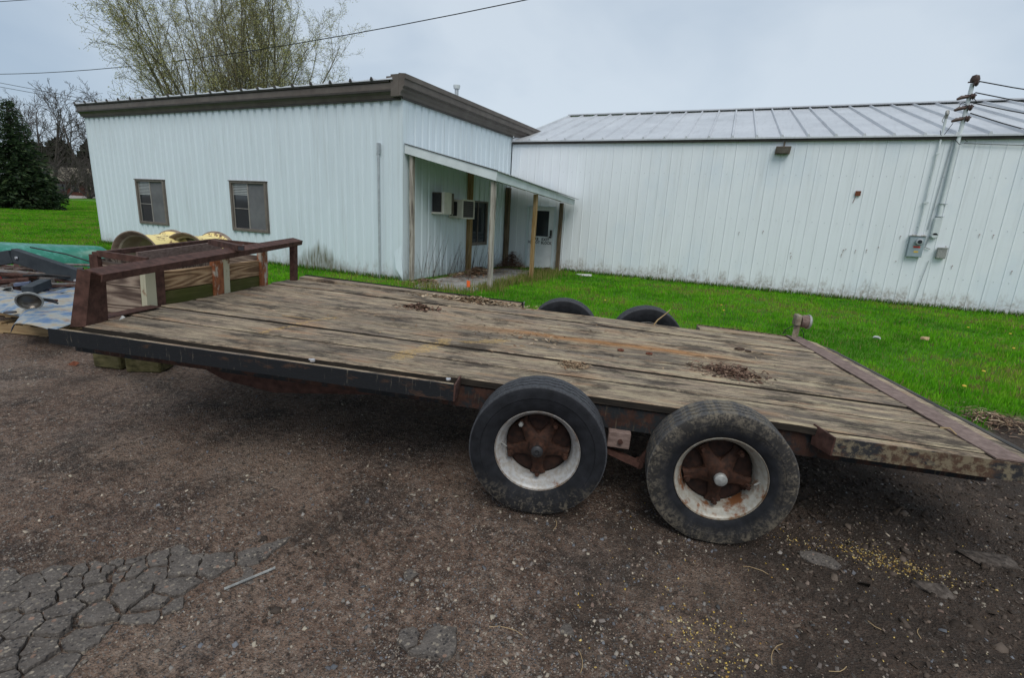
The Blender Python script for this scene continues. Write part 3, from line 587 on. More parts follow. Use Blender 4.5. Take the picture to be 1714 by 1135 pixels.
for tx, z, xx in (('FIRE', .735, -6.94), ('EXIT', .735, -6.57)): text(tx, .125, (xx, 16.096, z), (R(90), 0, 0), 'letter', 'stencil_letters', dr)
text('DO NOT BLOCK', .125, (-6.79, 16.096, .625), (R(90), 0, 0), 'letter', 'stencil_letters', dr, ax=.88)

# flood lamp
fl = thing('flood_light', 'bronze wall flood light under the shed eave', 'light', (.10, 16.07, 3.57))
mb = MB(); mb.hexa([(-.18, -.14, -.11), (.18, -.14, -.11), (.18, 0, -.09), (-.18, 0, -.09), (-.16, -.16, .09), (.20, -.16, .09), (.20, 0, .11), (-.16, 0, .11)]); mb.build('housing', 'acb', fl, bevel=.01)
mb = MB(); mb.hexa([(-.145, -.165, -.085), (.145, -.165, -.085), (.145, -.14, -.08), (-.145, -.14, -.08), (-.13, -.182, .06), (.165, -.182, .06), (.165, -.15, .065), (-.13, -.15, .065)]); mb.build('lens', 'lampglass', fl)
mb = MB(); mb.tube([(.02, -.03, .10), (.02, -.03, .22)], .02, 8); mb.build('bracket', 'acb', fl)
# meter box with dial, lettered labels, conduit
me_ = thing('electric_meter', 'grey electric meter box with round dial, red and yellow labels', 'meter', (3.44, 16.07, 1.28))
mb = MB(); mb.mm((-.155, -.10, -.255), (.155, 0, .25)); mb.build('box', 'metergrey', me_, bevel=.008)
mb = MB(); mb.lathe([(0, -.11), (.075, -.11), (.085, -.10), (.085, -.125), (.07, -.185), (.05, -.19), (0, -.19)], (.035, 0, .12), 'y', 24); d_ = mb.build('dial', 'galv', me_, True)
mb = MB(); mb.lathe([(0, -.192), (.048, -.192), (.048, -.190)], (.035, 0, .12), 'y', 20); mb.build('dial_face', 'glass', d_)
mb = MB(); mb.mm((-.055, -.104, -.03), (.085, -.101, .012)); st = mb.build('warning_label', 'red', me_)
mb = MB(); mb.mm((-.025, -.104, -.145), (.065, -.101, -.108)); mb.build('caution_label', 'yellow', me_)
mb = MB(); mb.mm((-.17, -.12, .25), (.17, 0, .265)); mb.tube([(-.13, -.06, .27), (-.04, -.06, .275)], .022, 8); mb.tube([(.06, -.06, .27), (.14, -.06, .275)], .02, 8); mb.build('hub_plate', 'greymetal', me_)
mb = MB(); mb.tube([(-.015, -.035, .26), (0, -.035, 2.62)], .022, 8); mb.tube([(0, -.035, 2.58), (0, -.035, 3.0)], .028, 8); mb.box((0, -.04, 1.06), (.10, .05, .04)); mb.box((0, -.04, 2.2), (.07, .04, .03)); mb.build('conduit_pipe', 'white', me_, True)
mb = MB(); mb.tube([(0, -.035, 2.98), (0, -.05, 3.10), (-.02, -.13, 3.12), (-.02, -.15, 3.05)], [.028, .045, .04, .03], 8); mb.tube([(-.05, -.13, 3.05), (-.08, -.12, 2.92), (-.04, -.10, 2.88)], .008, 5); mb.build('weather_head', 'greymetal', me_, True)
# service mast: conduit, clamp, insulators
ms = thing('service_mast', 'tall service mast with brown insulators rising through the shed roof', 'mast', (3.78, 16.0, 1.4))
mb = MB(); mb.tube([(-.02, .03, .58), (0, .03, 3.60)], .045, 12); mb.build('mast_pipe', 'white', ms, True)
mb = MB(); mb.tube([(-.17, .06, .30), (-.10, .06, 2.42)], .010, 6); mb.build('ground_wire', 'galv', ms)
mb = MB(); mb.mm((-.10, -.02, .16), (.06, .08, .60)); mb.lathe([(0, 0), (.08, .0), (.08, .10), (0, .10)], (-.02, -.02, .17), 'y', 16); mb.build('pull_box', 'white', ms, bevel=.02)
for z in (.62, .92): mb = MB(); mb.mm((-.085, -.03, z), (.075, .07, z + .012)); mb.build('strap', 'galv', ms)
mb = MB(); mb.tube([(-.09, .05, .18), (-.12, .05, 0), (-.14, .05, -.12), (-.03, .05, -.16)], .012, 6); mb.tube([(.0, .05, -.45), (-.05, .05, -.9), (-.10, .05, -1.58)], .008, 5); mb.build('lower_conduit', 'galv', ms)
for k, (z, s_) in enumerate(((3.60, 1), (3.32, .9), (3.08, 1.), (2.84, .9))):
    mb = MB(); mb.lathe([(0, -.02), (.05, -.02), (.07, .0), (.055, .02), (.075, .045), (.05, .07), (0, .07)], (.02, -.02, z), 'x', 14); ins = mb.build('insulator', 'porcelain', ms, True)
    if k: mb = MB(); mb.tube([(-.02, 0, z), (-.16, -.05, z - .02), (-.24, -.06, z - .06)], [.03, .045, .025], 8); mb.build('insulator_arm', 'porcelain', ins, True)
    mb = MB(); mb.bar((-.10, 0, z + .03), (.12, 0, z + .03), .03, .025); mb.build('bracket', 'rust', ins)
mb = MB(); mb.lathe([(0, .0), (.075, 0), (.095, .06), (.07, .14), (0, .17)], (.02, 0, 3.62), 'z', 16); mb.build('weather_head', 'porcelain', ms, True)
mb = MB(); mb.tube([(.07, 0, 3.3), (.13, -.05, 3.2), (.05, -.06, 3.08), (-.12, 0, 3.2), (-.2, -.04, 3.0)], .009, 5); mb.build('loose_wire', 'cable', ms); mb = MB(); mb.tube([(-.2, -.04, 2.75), (-.33, -.02, 2.45), (-.38, -.03, 2.5), (-.4, 0, 2.6)], .007, 5); mb.build('loose_wire', 'cable', ms); mb = MB()
mb.tube([(.02, -.08, 2.42), (.14, -.10, 2.33), (.0, -.10, 2.27), (-.1, -.08, 2.38)], .008, 5); mb.build('loose_wire', 'cable', ms)
jb = thing('junction_box', 'small grey junction box beside the meter on the shed wall', 'junction box', (3.98, 16.07, 1.16))
mb = MB(); mb.mm((-.095, -.10, -.13), (.095, 0, .13)); mb.build('box', 'greymetal', jb, bevel=.01)
mb = MB(); mb.mm((-.10, -.112, .10), (.10, -.101, .135)); mb.build('lid', 'greymetal', jb)
def wire(name, pts, r, label, group=None):
    P = []; a, b = Vector(pts[0]), Vector(pts[1]); sag = pts[2]
    for i in range(21): t = i / 20; q = a.lerp(b, t); q.z -= 4 * sag * t * (1 - t); P.append(q)
    mb = MB(); mb.tube(P, r, 5); return tag(mb.build(name, 'cable'), label, 'cable', group)
for k, (z, lab) in enumerate(((5.04, 'uppermost service cable leaving the mast to the right'), (4.80, 'second service cable from the top of the mast'), (4.58, 'third service cable down on the mast'), (4.36, 'lowest service cable leaving the mast below the others'))):
    wire('service_cable', [(3.86, 15.98, z), (17.5, 19 + k * .2, z + .9 - k * .1), .95 if k < 3 else 1.25], .013, lab)
wire('wall_wire', [(3.9, 16.04, 3.71), (9.5, 16.04, 3.6), .05], .007, 'thin loose wire along the top of the shed wall')
# bolts, holes and rusty bits on the shed wall
mb = MB(); mb.mm((1.94, 16.045, 2.46), (2.06, 16.066, 2.58)); tag(mb.build('rusty_bracket', 'rustplate'), 'small square rusty plate high on the shed wall', 'bracket')
mb = MB(); mb.tube([(1.97, 16.072, 2.46), (1.93, 16.072, 2.28)], .006, 5)
for x, z in ((-.65, 1.38), (-.04, 1.45), (.73, .9), (1.94, 1.08), (1.99, 1.1), (2.21, 1.09), (2.45, 1.12), (3.12, .88), (4.63, 1.65), (4.89, 1.65), (5.4, .84), (4.27, .87), (3.1, 1.51), (2.69, 1.2), (.75, .82), (1.92, .96), (4.05, 1.32)):
    mb.box((x, 16.07, z), (.018, .010, .018))
    if random.random() < .5: mb.box((x - .003, 16.074, z - .05), (.005, .003, .07))
o = mb.build('rust_spot', 'rustplate', SH); tag(o, kind='stuff'); o.matrix_parent_inverse = Matrix.Translation(-Vector(SH.location))

screws(SH, [p for p in screws_shed if not (-7.4 < p[0] < -6.1)], 'y')
# ------------------------------------------------------------------ porch canopy
CN = thing('porch_canopy', 'sloping lean-to porch canopy with pale fascia on wooden posts', 'canopy', (-6.8, 13.1, -.2))
mb = MB(); mb.hexa([(-7.93, 10.30, 2.83), (-5.48, 10.34, 2.25), (-5.48, 10.40, 2.25), (-7.93, 10.36, 2.83), (-7.93, 10.30, 3.03), (-5.46, 10.34, 2.45), (-5.46, 10.40, 2.45), (-7.93, 10.36, 3.03)]); mb.build('gable_fascia', 'white', CN)
mb = MB(); mb.hexa([(-5.47, 10.41, 2.25), (-5.55, 15.86, 1.93), (-5.60, 15.86, 1.93), (-5.53, 10.41, 2.25), (-5.47, 10.41, 2.44), (-5.55, 15.86, 2.10), (-5.60, 15.86, 2.10), (-5.53, 10.41, 2.44)]); mb.build('eave_fascia', 'white', CN)
mb = MB(); n_ = 66
for k in range(n_):
    y = 10.34 + k * .084; t = (y - 10.34) / 5.5; dz = .012 if k % 2 else 0
    mb.hexa([(-7.93, y, 3.03 - .3 * t + dz - .008), (-5.42, y, 2.455 - .35 * t + dz - .008), (-5.42, y + .086, 2.45 - .355 * t + dz - .008), (-7.93, y + .086, 3.025 - .3 * t + dz - .008), (-7.93, y, 3.03 - .3 * t + dz), (-5.42, y, 2.455 - .35 * t + dz), (-5.42, y + .086, 2.45 - .355 * t + dz), (-7.93, y + .086, 3.025 - .3 * t + dz)])
mb.build('canopy_sheet', 'roof', CN)
mb = MB(); mb.bar((-7.93, 10.30, 3.042), (-5.44, 10.33, 2.463), .03, .018); mb.build('drip_edge', 'fasciad', CN)
for y in (10.9, 12.2, 13.5, 14.8): mb = MB(); t = (y - 10.34) / 5.5; mb.bar((-7.92, y, 2.90 - .3 * t), (-5.60, y, 2.33 - .35 * t), .04, .13); mb.build('rafter', 'postb', CN)
for (x, y, z, w, m_) in ((-7.80, 10.42, 2.80, .10, 'postw'), (-5.60, 10.47, 2.24, .10, 'postw'), (-5.66, 13.0, 2.10, .10, 'posty'), (-7.90, 13.34, 2.66, .14, 'posty'), (-7.88, 15.80, 2.4, .14, 'postb'), (-6.03, 15.98, 1.98, .11, 'postb')):
    mb = MB(); n0 = 8; P = []
    for k in range(n0 + 1):
        q = k / n0; zz = -.26 + (z + .26) * q; ox = .004 * math.sin(q * 9 + x); P.append([(x + ox - w / 2, y - w / 2, zz), (x + ox + w / 2, y - w / 2, zz), (x + ox + w / 2, y + w / 2, zz), (x + ox - w / 2, y + w / 2, zz)])
    mb.add([p for r_ in P for p in r_], [(k * 4 + j, k * 4 + (j + 1) % 4, k * 4 + 4 + (j + 1) % 4, k * 4 + 4 + j) for k in range(n0) for j in range(4)] + [(0, 1, 2, 3), (n0 * 4, n0 * 4 + 1, n0 * 4 + 2, n0 * 4 + 3)])
    mb.build('post', m_, CN, bevel=.006)
wfix(CN)
# air conditioners
a1 = thing('air_conditioner', 'tan and brown air conditioner with open side, left of the other', 'air conditioner', (-7.95, 11.72, 1.74))
mb = MB(); mb.mm((0, -.24, -.27), (.34, .30, .27)); mb.build('casing', 'acb', a1, bevel=.01)
mb = MB(); mb.mm((0, -.28, -.28), (.345, -.25, -.23)); mb.mm((.346, -.27, -.28), (.40, .08, .28)); mb.mm((0.31, -.262, -.27), (.345, -.241, .28)); mb.build('front_panel', 'acw', a1, bevel=.006)
mb = MB(); mb.mm((.02, -.252, -.22), (.27, -.242, .24)); mb.build('side_grille', 'acd', a1)
a2 = thing('air_conditioner', 'pale air conditioner with square grille beside the porch window', 'air conditioner', (-7.95, 12.62, 1.62))
mb = MB(); mb.mm((0, -.33, -.25), (.42, .30, .25)); mb.build('casing', 'acw', a2, bevel=.01)
mb = MB(); mb.mm((.05, -.34, -.19), (.10, -.331, .19)); mb.mm((.14, -.34, -.19), (.27, -.331, .19)); mb.build('side_vent', 'acd', a2)
mb = MB(); mb.mm((.421, -.30, -.22), (.43, .27, .22)); gr = mb.build('grille', 'acd', a2)
for k in range(8): mb = MB(); mb.mm((.431, -.29, -.20 + k * .053), (.438, .26, -.185 + k * .053)); mb.build('louvre', 'fascia', gr)
mb = MB(); mb.mm((.421, -.34, .22), (.45, .31, .26)); mb.mm((.421, -.34, -.26), (.45, .31, -.22)); mb.mm((.421, -.34, -.22), (.449, -.30, .22)); mb.mm((.421, .27, -.22), (.449, .31, .22)); mb.build('grille_frame', 'acw', a2)
# ------------------------------------------------------------------ flatbed trailer (local axes: x = -u towards the tail, y = v to the far side, z up from the deck)
Un = Vector((-.953, -.300, .0412)).normalized(); Vn = Vector((-.300, .954, -.0077)); Vn = (Vn - Un * Vn.dot(Un)).normalized(); Wn = (-Un).cross(Vn)
TR = thing('flatbed_trailer', 'old tandem axle flatbed trailer with weathered plank deck and rusty headboard', 'trailer')
Mx = Matrix((-Un, Vn, Wn)).transposed().to_4x4(); Mx.translation = Vector((1.182, 2.882, .595)); TR.matrix_world = Mx
def L(u, v, h): return Vector((-u, v, h))
def W2L(p): return Mx.inverted() @ Vector(p)
jl = [(.085, .008), (.40, .016), (.69, .022), (.98, .030), (1.36, .030), (1.66, .037), (1.96, .045), (2.36, .045)]
uend = [4.90, 4.99, 5.00, 5.0, 5.01, 5.03, 5.05]
for i in range(7):
    (a, ka), (b, kb) = jl[i], jl[i + 1]; mb = MB(); nseg = 34; u1 = uend[i] ; u0 = .03
    gap = (.020, .030, .013, .026, .028, .012, .030, .0)[i]; rings = []; rnd_ = random.Random(i); top = rnd_.uniform(-.003, .004); tl = rnd_.uniform(-.004, .004)
    for k in range(nseg + 1):
        u = u0 + (u1 - u0) * k / nseg
        gp = (.0, .026, .010, .022, .024, .008, .026)[i]; gap = (.026, .010, .022, .024, .008, .026, .010)[i]; va = a + ka * u + gp * .5 + .0015 * nz(u, i, 6, 2) + .004 * nz(u, i, 1.4, 7); vb = b + kb * u - gap * .5 + .0015 * nz(u, i, 6, 9) - .004 * abs(nz(u, i, 1.7, 17))
        if i == 0 and .8 < u < 2.62: va += .028
        w = vb - va; h = top + .004 * nz(u, i, 1.1, 3); cup = .003
        c = [(va, h - .007 + tl), (va + .007, h - .001 + tl)]
        for q in (.25, .5, .75): c.append((va + w * q, h - cup * math.sin(q * math.pi) + tl * (1 - 2 * q) + .0012 * nz(u * 1.5, q * 9 + i, 3, 4)))
        c += [(vb - .007, h - .001 - tl), (vb, h - .007 - tl), (vb, h - .042 - tl), (va, h - .042 + tl)]
        rings.append([L(u, v, z) for v, z in c])
    m = 9
    mb.add([p for r_ in rings for p in r_], [(k * m + j, k * m + (j + 1) % m, (k + 1) * m + (j + 1) % m, (k + 1) * m + j) for k in range(nseg) for j in range(m)] + [tuple(range(m)), tuple(nseg * m + j for j in range(m))])
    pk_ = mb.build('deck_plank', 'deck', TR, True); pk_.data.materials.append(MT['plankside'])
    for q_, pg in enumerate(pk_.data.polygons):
        if q_ < nseg * m and (q_ % m) in (6, 7, 8): pg.material_index = 1  # sides and underside take the near-black gap-shade colour
def fv(u): return 2.615 + .062 * u
# outer strips inside the rails
def strip(u0, u1, va, vb, h=-.010, far=False):
    mb = MB(); n = 14; P = []
    for k in range(n + 1):
        u = u0 + (u1 - u0) * k / n; z = h + .002 * nz(u, va, 3, 3); o = fv(u) if far else 0; A, B = (o - va, o - vb) if far else (va, vb)
        P += [L(u, A, z), L(u, B, z), L(u, B, z - .04), L(u, A, z - .04)]
    mb.add(P, [(k * 4 + j, k * 4 + (j + 1) % 4, k * 4 + 4 + (j + 1) % 4, k * 4 + 4 + j) for k in range(n) for j in range(4)] + [(0, 1, 2, 3), (n * 4, n * 4 + 1, n * 4 + 2, n * 4 + 3)]); mb.build('edge_plank', 'deck', TR)
strip(2.625, 4.97, .008, .068); strip(.0, .775, .008, .085, -.006); strip(2.62, 5.1, .008, .15, -.008, True); strip(0, .88, .008, .16, -.008, True)
def rail(u0, u1, far, mat, hh=.088):
    mb = MB(); s = -1 if far else 1; A = [(0, 0), (.007, 0), (.007, -hh + .007), (.05, -hh + .007), (.05, -hh), (0, -hh)]; P = []; n = 10
    for k in range(n + 1):
        u = u0 + (u1 - u0) * k / n; o = fv(u) if far else 0; dz = .003 * nz(u, 1, 1.3, 5)
        P += [L(u, o + s * y, z + dz + .003) for y, z in A]
    m = 6; mb.add(P, [(k * m + j, k * m + (j + 1) % m, (k + 1) * m + (j + 1) % m, (k + 1) * m + j) for k in range(n) for j in range(m)] + [tuple(range(m)), tuple(n * m + j for j in range(m))])
    return mb.build('side_rail', mat, TR)
tag(rail(2.61, 4.985, False, 'rail'), 'black painted near side rail of the front half'); tag(rail(-.03, .775, False, 'railmud'), 'mud splashed near side rail at the tail'); rail(2.6, 5.11, True, 'rail'); rail(-.03, .88, True, 'railmud')
mb = MB(); mb.hexa([L(2.61, 0, -.086), L(2.615, .12, -.086), L(2.607, .12, -.086), L(2.602, 0, -.086), L(2.61, 0, .004), L(2.615, .135, .012), L(2.607, .135, .012), L(2.602, 0, .004)]); mb.build('rail_end_plate', 'rust', TR)
mb = MB(); mb.hexa([L(.775, 0, -.088), L(.815, .115, -.088), L(.823, .115, -.088), L(.783, 0, -.088), L(.775, 0, .004), L(.815, .135, .012), L(.823, .135, .012), L(.783, 0, .004)]); mb.build('rail_end_plate', 'rust', TR)
mb = MB(); mb.hexa([L(2.59, fv(2.6) - .14, -.08), L(2.60, fv(2.6), -.08), L(2.592, fv(2.6), -.08), L(2.582, fv(2.6) - .14, -.08), L(2.59, fv(2.6) - .14, .012), L(2.60, fv(2.6), .012), L(2.592, fv(2.6), .012), L(2.582, fv(2.6) - .14, .012)]); mb.build('rail_end_plate', 'scrapl', TR)
# main frame channels, cross members
def chan(vc, s, name='frame_channel', u0=.0, u1=4.98, h0=-.046, h1=-.165):
    mb = MB(); A = [(0, h0), (.045, h0), (.045, h0 - .008), (.008, h0 - .008), (.008, h1 + .008), (.045, h1 + .008), (.045, h1), (0, h1)]; P = [L(u, vc + s * y, z) for u in (u0, u1) for y, z in A]
    mb.add(P, [tuple(range(8)), tuple(range(8, 16))] + [(j, (j + 1) % 8, (j + 1) % 8 + 8, j + 8) for j in range(8)]); mb.build(name, 'beam', TR)
chan(.140, 1); chan(2.34, -1); chan(.70, 1, h1=-.2); chan(1.75, -1, h1=-.2)
for u in (.4, 1.0, 1.6, 2.2, 2.8, 3.4, 4.0, 4.6): mb = MB(); mb.mm(L(u, .17, -.05), L(u + .05, 2.29, -.13)); mb.build('cross_member', 'beam', TR)
for u in (.35, 3.0, 3.7, 4.4, 4.9): mb = MB(); mb.mm(L(u, .01, -.055), L(u + .04, .116, -.084)); mb.build('outrigger', 'beam', TR)
# tongue dropping to the hitch
mb = MB(); 
for v0 in (.58, 1.80):
    mb = MB(); mb.prism([L(4.78, v0, -.08), L(3.2, v0, -.08), L(3.2, v0, -.34), L(3.98, v0, -.44), L(4.35, v0, -.40), L(4.62, v0, -.29)], (0, .06, 0)); mb.build('tongue_gusset', 'rust', TR)
for a, b in (((4.9, .80, -.22), (6.15, 1.28, -.45)), ((4.9, 1.90, -.22), (6.15, 1.42, -.45))): mb = MB(); mb.bar(L(*a), L(*b), .07, .11); mb.build('tongue_bar', 'rust', TR)
mb = MB(); mb.mm(L(6.05, 1.29, -.50), L(6.22, 1.41, -.42)); mb.lathe([(0, 0), (.05, 0), (.05, .05), (0, .06)], L(6.17, 1.35, -.43), 'z', 12); mb.build('hitch_coupler', 'rust', TR)
# rear steel strip and drop board
mb = MB(); P = []
for k in range(13):
    v = .02 + 2.60 * k / 12; z = .009 + .002 * nz(v, 0, 3, 1)
    for u, dz in ((.085 - .012 * k / 12, 0), (-.055, 0), (-.055, -.007), (.085 - .012 * k / 12, -.007)): P.append(L(u, v, z + dz))
mb.add(P, [(k * 4 + j, k * 4 + (j + 1) % 4, k * 4 + 4 + (j + 1) % 4, k * 4 + 4 + j) for k in range(12) for j in range(4)] + [(0, 1, 2, 3), (48, 49, 50, 51)]); mb.build('steel_strip', 'rust_l', TR)
mb = MB(); mb.hexa([L(-.058, .03, -.06), L(-.058, 2.60, -.06), L(-.20, 2.58, -.085), L(-.20, .03, -.085), L(-.058, .03, -.004), L(-.058, 2.60, -.004), L(-.20, 2.58, -.028), L(-.20, .03, -.028)]); mb.build('tail_plank', 'deck', TR, bevel=.006)
MT['darkwood'] = mottled('black_weathered_timber', [(.02, .019, .018), (.055, .05, .045), (.10, .085, .07)], 3, .9, sc=(1, .6, 1), bump=.004, bscale=30)
mb = MB(); P = []
for k in range(15):
    v = -.05 + 2.55 * k / 14; j = .012 * nz(v, 3, 3, 2)
    P += [L(-.21, v, -.03), L(-.31 + j, v, -.055 + j * .5), L(-.31 + j, v, -.115), L(-.21, v, -.10)]
mb.add(P, [(k * 4 + j, k * 4 + (j + 1) % 4, k * 4 + 4 + (j + 1) % 4, k * 4 + 4 + j) for k in range(14) for j in range(4)] + [(0, 1, 2, 3), (56, 57, 58, 59)]); mb.build('tail_beam', 'darkwood', TR)
# tail lamp on bent bracket
tl = MB(); tl.add([L(.05, 2.54, .0), L(.00, 2.54, .0), L(-.01, 2.55, .15), L(.045, 2.55, .15), L(.05, 2.548, .0), L(.0, 2.548, .0), L(-.01, 2.558, .15), L(.045, 2.558, .15)], [(0, 1, 2, 3), (4, 5, 6, 7), (0, 1, 5, 4), (1, 2, 6, 5), (2, 3, 7, 6), (3, 0, 4, 7)])
MT['mudmetal'] = mottled('muddy_bracket', [(.09, .07, .05), (.22, .18, .13), (.30, .26, .20)], 16, .8)
tlo = tl.build('lamp_bracket', 'mudmetal', TR)
mb = MB(); mb.mm(L(.055, 2.50, .12), L(.01, 2.60, .225)); mb.build('bracket_cap', 'mudmetal', tlo, bevel=.01)
mb = MB(); mb.lathe([(0, 0), (.045, 0), (.058, .02), (.062, .06), (.056, .075), (0, .085)], L(.0, 2.55, .165), 'x', 18); mb.build('tail_lamp', MT['redpaint'] if 0 else 'rust_l', tlo, True)
mb = MB(); mb.lathe([(.062, .055), (.067, .055), (.067, .07), (.06, .078)], L(.0, 2.55, .165), 'x', 18); mb.build('lamp_rim', 'greymetal', tlo, True)
mb = MB(); mb.tube([L(.04, 2.49, .13), L(.09, 2.47, .125), L(.14, 2.48, .08), L(.15, 2.5, .035), L(.12, 2.51, .05)], .004, 5); mb.build('lamp_wire', 'cable', tlo)
mb = MB(); mb.tube([L(-.0, 2.5, .10), L(-.03, 2.5, .06), L(-.06, 2.55, .0)], .004, 5); mb.build('lamp_wire', 'cable', tlo)
# ---- wheels
uh = Vector((Un.x, Un.y, 0)).normalized(); vh = Vector((Vn.x, Vn.y, 0)).normalized(); Rw = Matrix((-uh, vh, Vector((0, 0, 1)))).transposed()
def tyre_mesh(R_, wd):
    seg = 120; r0 = .212; pr_ = []
    # cross section from outer bead over the tread to the inner bead; y = 0 is the outer face
    sec = [(r0 - .003, .030), (r0 + .004, .018), (r0 + .018, .010), (r0 + .045, .003), (r0 + .075, .0), (R_ - .062, .002), (R_ - .060, -.002), (R_ - .030, .000), (R_ - .010, .003), (R_ - .002, .009)]
    groove = []; y = .027; tw = wd - .026
    tread = [(0, 0), (.16, 0), (.17, -1), (.235, -1), (.245, 0), (.40, 0), (.41, -1), (.48, -1), (.49, 0), (.66, 0), (.67, -1), (.735, -1), (.745, 0), (1, 0)]
    mb = MB(); vs = []; rings = []
    for j in range(seg):
        t = 2 * math.pi * j / seg; zig = .0042 * (1 if (j % 4) < 2 else -1); ring = []
        wob = 1 + .0015 * math.sin(t * 3)
        flat = 0
        for r, yy in sec: ring.append((r * wob, yy))
        for q, g in tread: ring.append((R_ * wob + (-.015 if g else 0) - .003 * (2 * q - 1) ** 2, .013 + tw * q + (zig if 0 < q < 1 else 0)))
        for r, yy in reversed(sec): ring.append((r * wob, wd - yy))
        n = len(ring)
        for r, yy in ring:
            z = r * math.sin(t); x = r * math.cos(t)
            if z < -R_ + .012: z = -R_ + .012 - (-R_ + .012 - z) * .25
            vs.append((x, yy, z))
    fs = [(j * n + i, j * n + i + 1, ((j + 1) % seg) * n + i + 1, ((j + 1) % seg) * n + i) for j in range(seg) for i in range(n - 1)]
    return mb.add(vs, fs)
def make_wheel(c, R_, toe, spin, muddy, far=False, bare=False):
    wd = .195; m3 = Rw @ Matrix.Rotation(toe, 3, 'Z')
    # hub casting: five spokes, drum behind
    mb = MB(); mb.lathe([(0, .025), (.032, .025), (.040, .035), (.045, .055), (.060, .080), (.072, .095), (.075, .115)], axis='y', seg=30)
    for k in range(5):
        t = spin + 2 * math.pi * k / 5; d = Vector((math.cos(t), 0, math.sin(t))); s_ = Vector((-math.sin(t), 0, math.cos(t))); yv = Vector((0, 1, 0))
        P = []
        for r, w, y0 in ((.045, .040, .066), (.09, .030, .090), (.13, .027, .100), (.160, .040, .096)):
            P += [d * r - s_ * w + yv * (y0 + .012), d * r - s_ * w * .55 + yv * y0, d * r + s_ * w * .55 + yv * y0, d * r + s_ * w + yv * (y0 + .012), d * r + s_ * w + yv * (y0 + .04), d * r - s_ * w + yv * (y0 + .04)]
        mb.add(P, [(a * 6 + j, a * 6 + (j + 1) % 6, a * 6 + 6 + (j + 1) % 6, a * 6 + 6 + j) for a in range(3) for j in range(6)] + [(18, 19, 20, 21, 22, 23)])
    w = mb.build('wheel', 'hub', TR, True); drm = MB(); drm.lathe([(.0, .124), (.150, .124), (.165, .130), (.168, .17), (0, .171)], axis='y', seg=40); drm.build('brake_drum', 'drum', w, True); ml = m3.to_4x4(); ml.translation = Vector(c); w.matrix_local = Mx.inverted() @ ml
    tag(w, {0: 'front near wheel with clean black tyre and pale rim', 1: 'rear near wheel with muddy tyre and grey hub cap'}.get(muddy) if not far else None)
    ty = tyre_mesh(R_, wd).build('tyre', 'tyremud' if muddy else 'tyre', w, True); ty.data.set_sharp_from_angle(angle=R(35))
    mb = MB(); sec = [(.216, .012), (.2165, .020), (.208, .024), (.2035, .030), (.198, .036), (.192, .055), (.184, .062), (.178, .078), (.172, .10), (.170, .13), (.176, .135), (.19, .12), (.196, .07), (.205, .04), (.211, .03), (.214, .012)]
    mb.lathe(sec, axis='y', seg=64, close=True); mb.build('rim', 'rim2' if muddy else 'rim1', w, True)
    if not far:
        for k in range(5):
            t = spin + 2 * math.pi * k / 5; d = Vector((math.cos(t), 0, math.sin(t))); cc = d * .150
            mb = MB(); mb.box(cc + Vector((0, .078, 0)), (.030, .012, .026), Matrix.Rotation(-t, 3, 'Y')); cl = mb.build('rim_clamp', 'hub', w, bevel=.004)
            mb = MB(); mb.lathe([(0, .052), (.010, .052), (.012, .055), (.012, .072)], cc, 'y', 6); mb.build('nut', 'greymetal' if k == 0 and not muddy else 'hub', cl)
        mb = MB()
        if muddy: mb.lathe([(0, -.002), (.022, .0), (.030, .006), (.031, .012), (.031, .035), (.0, .035)], axis='y', seg=20); mb.build('hub_cap', 'greymetal', w, True)
        else: mb.lathe([(0, .012), (.010, .012), (.012, .004), (.024, .006), (.030, .012), (.030, .03), (.034, .034), (.034, .045), (0, .045)], axis='y', seg=20); mb.build('hub_cap', 'blackmetal', w, True)
        mb = MB(); tv = .05 if not muddy else 3.2; d = Vector((math.cos(math.pi - tv), 0, math.sin(tv))) ; mb.tube([d * .188 + Vector((0, .06, 0)), d * .165 + Vector((0, .035, .0)), d * .155 + Vector((0, .02, .004))], [.005, .005, .003], 6); mb.build('valve', 'greymetal', w)
    else:
        w['label'] = 'far side wheel seen over the deck'
    return w
def wc(u, v, z): p = Mx @ L(u, v, 0); return (p.x, p.y, z)
make_wheel(wc(2.160, -.068, .415), .349, R(1.5), R(90 + 38), 0)
make_wheel(wc(1.270, -.068, .378), .347, R(-2.8), R(-90), 1)
make_wheel(wc(2.17, 2.50, .428), .352, 0, 1., 0, True); make_wheel(wc(1.36, 2.50, .412), .352, 0, .2, 0, True)
for u, z in ((2.161, .41), (1.263, .38)):
    a = W2L(wc(u, .09, z)); b = W2L(wc(u, 2.5, z)); mb = MB(); mb.tube([a, b], .035, 10); mb.build('axle', 'rust', TR)
# spring hanger and equaliser between the wheels
mb = MB(); mb.mm(L(1.80, .10, -.255), L(1.685, .16, -.166)); mb.build('spring_hanger', 'rust_l', TR, bevel=.004)
mb = MB(); mb.lathe([(0, -.012), (.013, -.012), (.013, .0), (0, 0)], L(1.735, .10, -.215), 'y', 8); mb.build('hanger_bolt', 'rust', TR)
for pts in ([(2.1, .16, -.235), (1.95, .15, -.275), (1.80, .14, -.285), (1.70, .13, -.315), (1.62, .12, -.335)], [(1.32, .16, -.22), (1.5, .15, -.26), (1.58, .14, -.30)]): 
    mb = MB(); 
    for (a, b) in zip(pts[:-1], pts[1:]): mb.bar(L(*a), L(*b), .045, .026)
    mb.build('leaf_spring', 'rust', TR)
mb = MB(); mb.bar(L(1.625, .13, -.345), L(1.565, .13, -.235), .02, .035); mb.lathe([(0, -.012), (.022, -.012), (.022, .04), (0, .04)], L(1.57, .12, -.225), 'y', 12); mb.lathe([(0, -.012), (.022, -.012), (.022, .04), (0, .04)], L(1.62, .12, -.335), 'y', 12); mb.build('shackle', 'rust', TR, True)
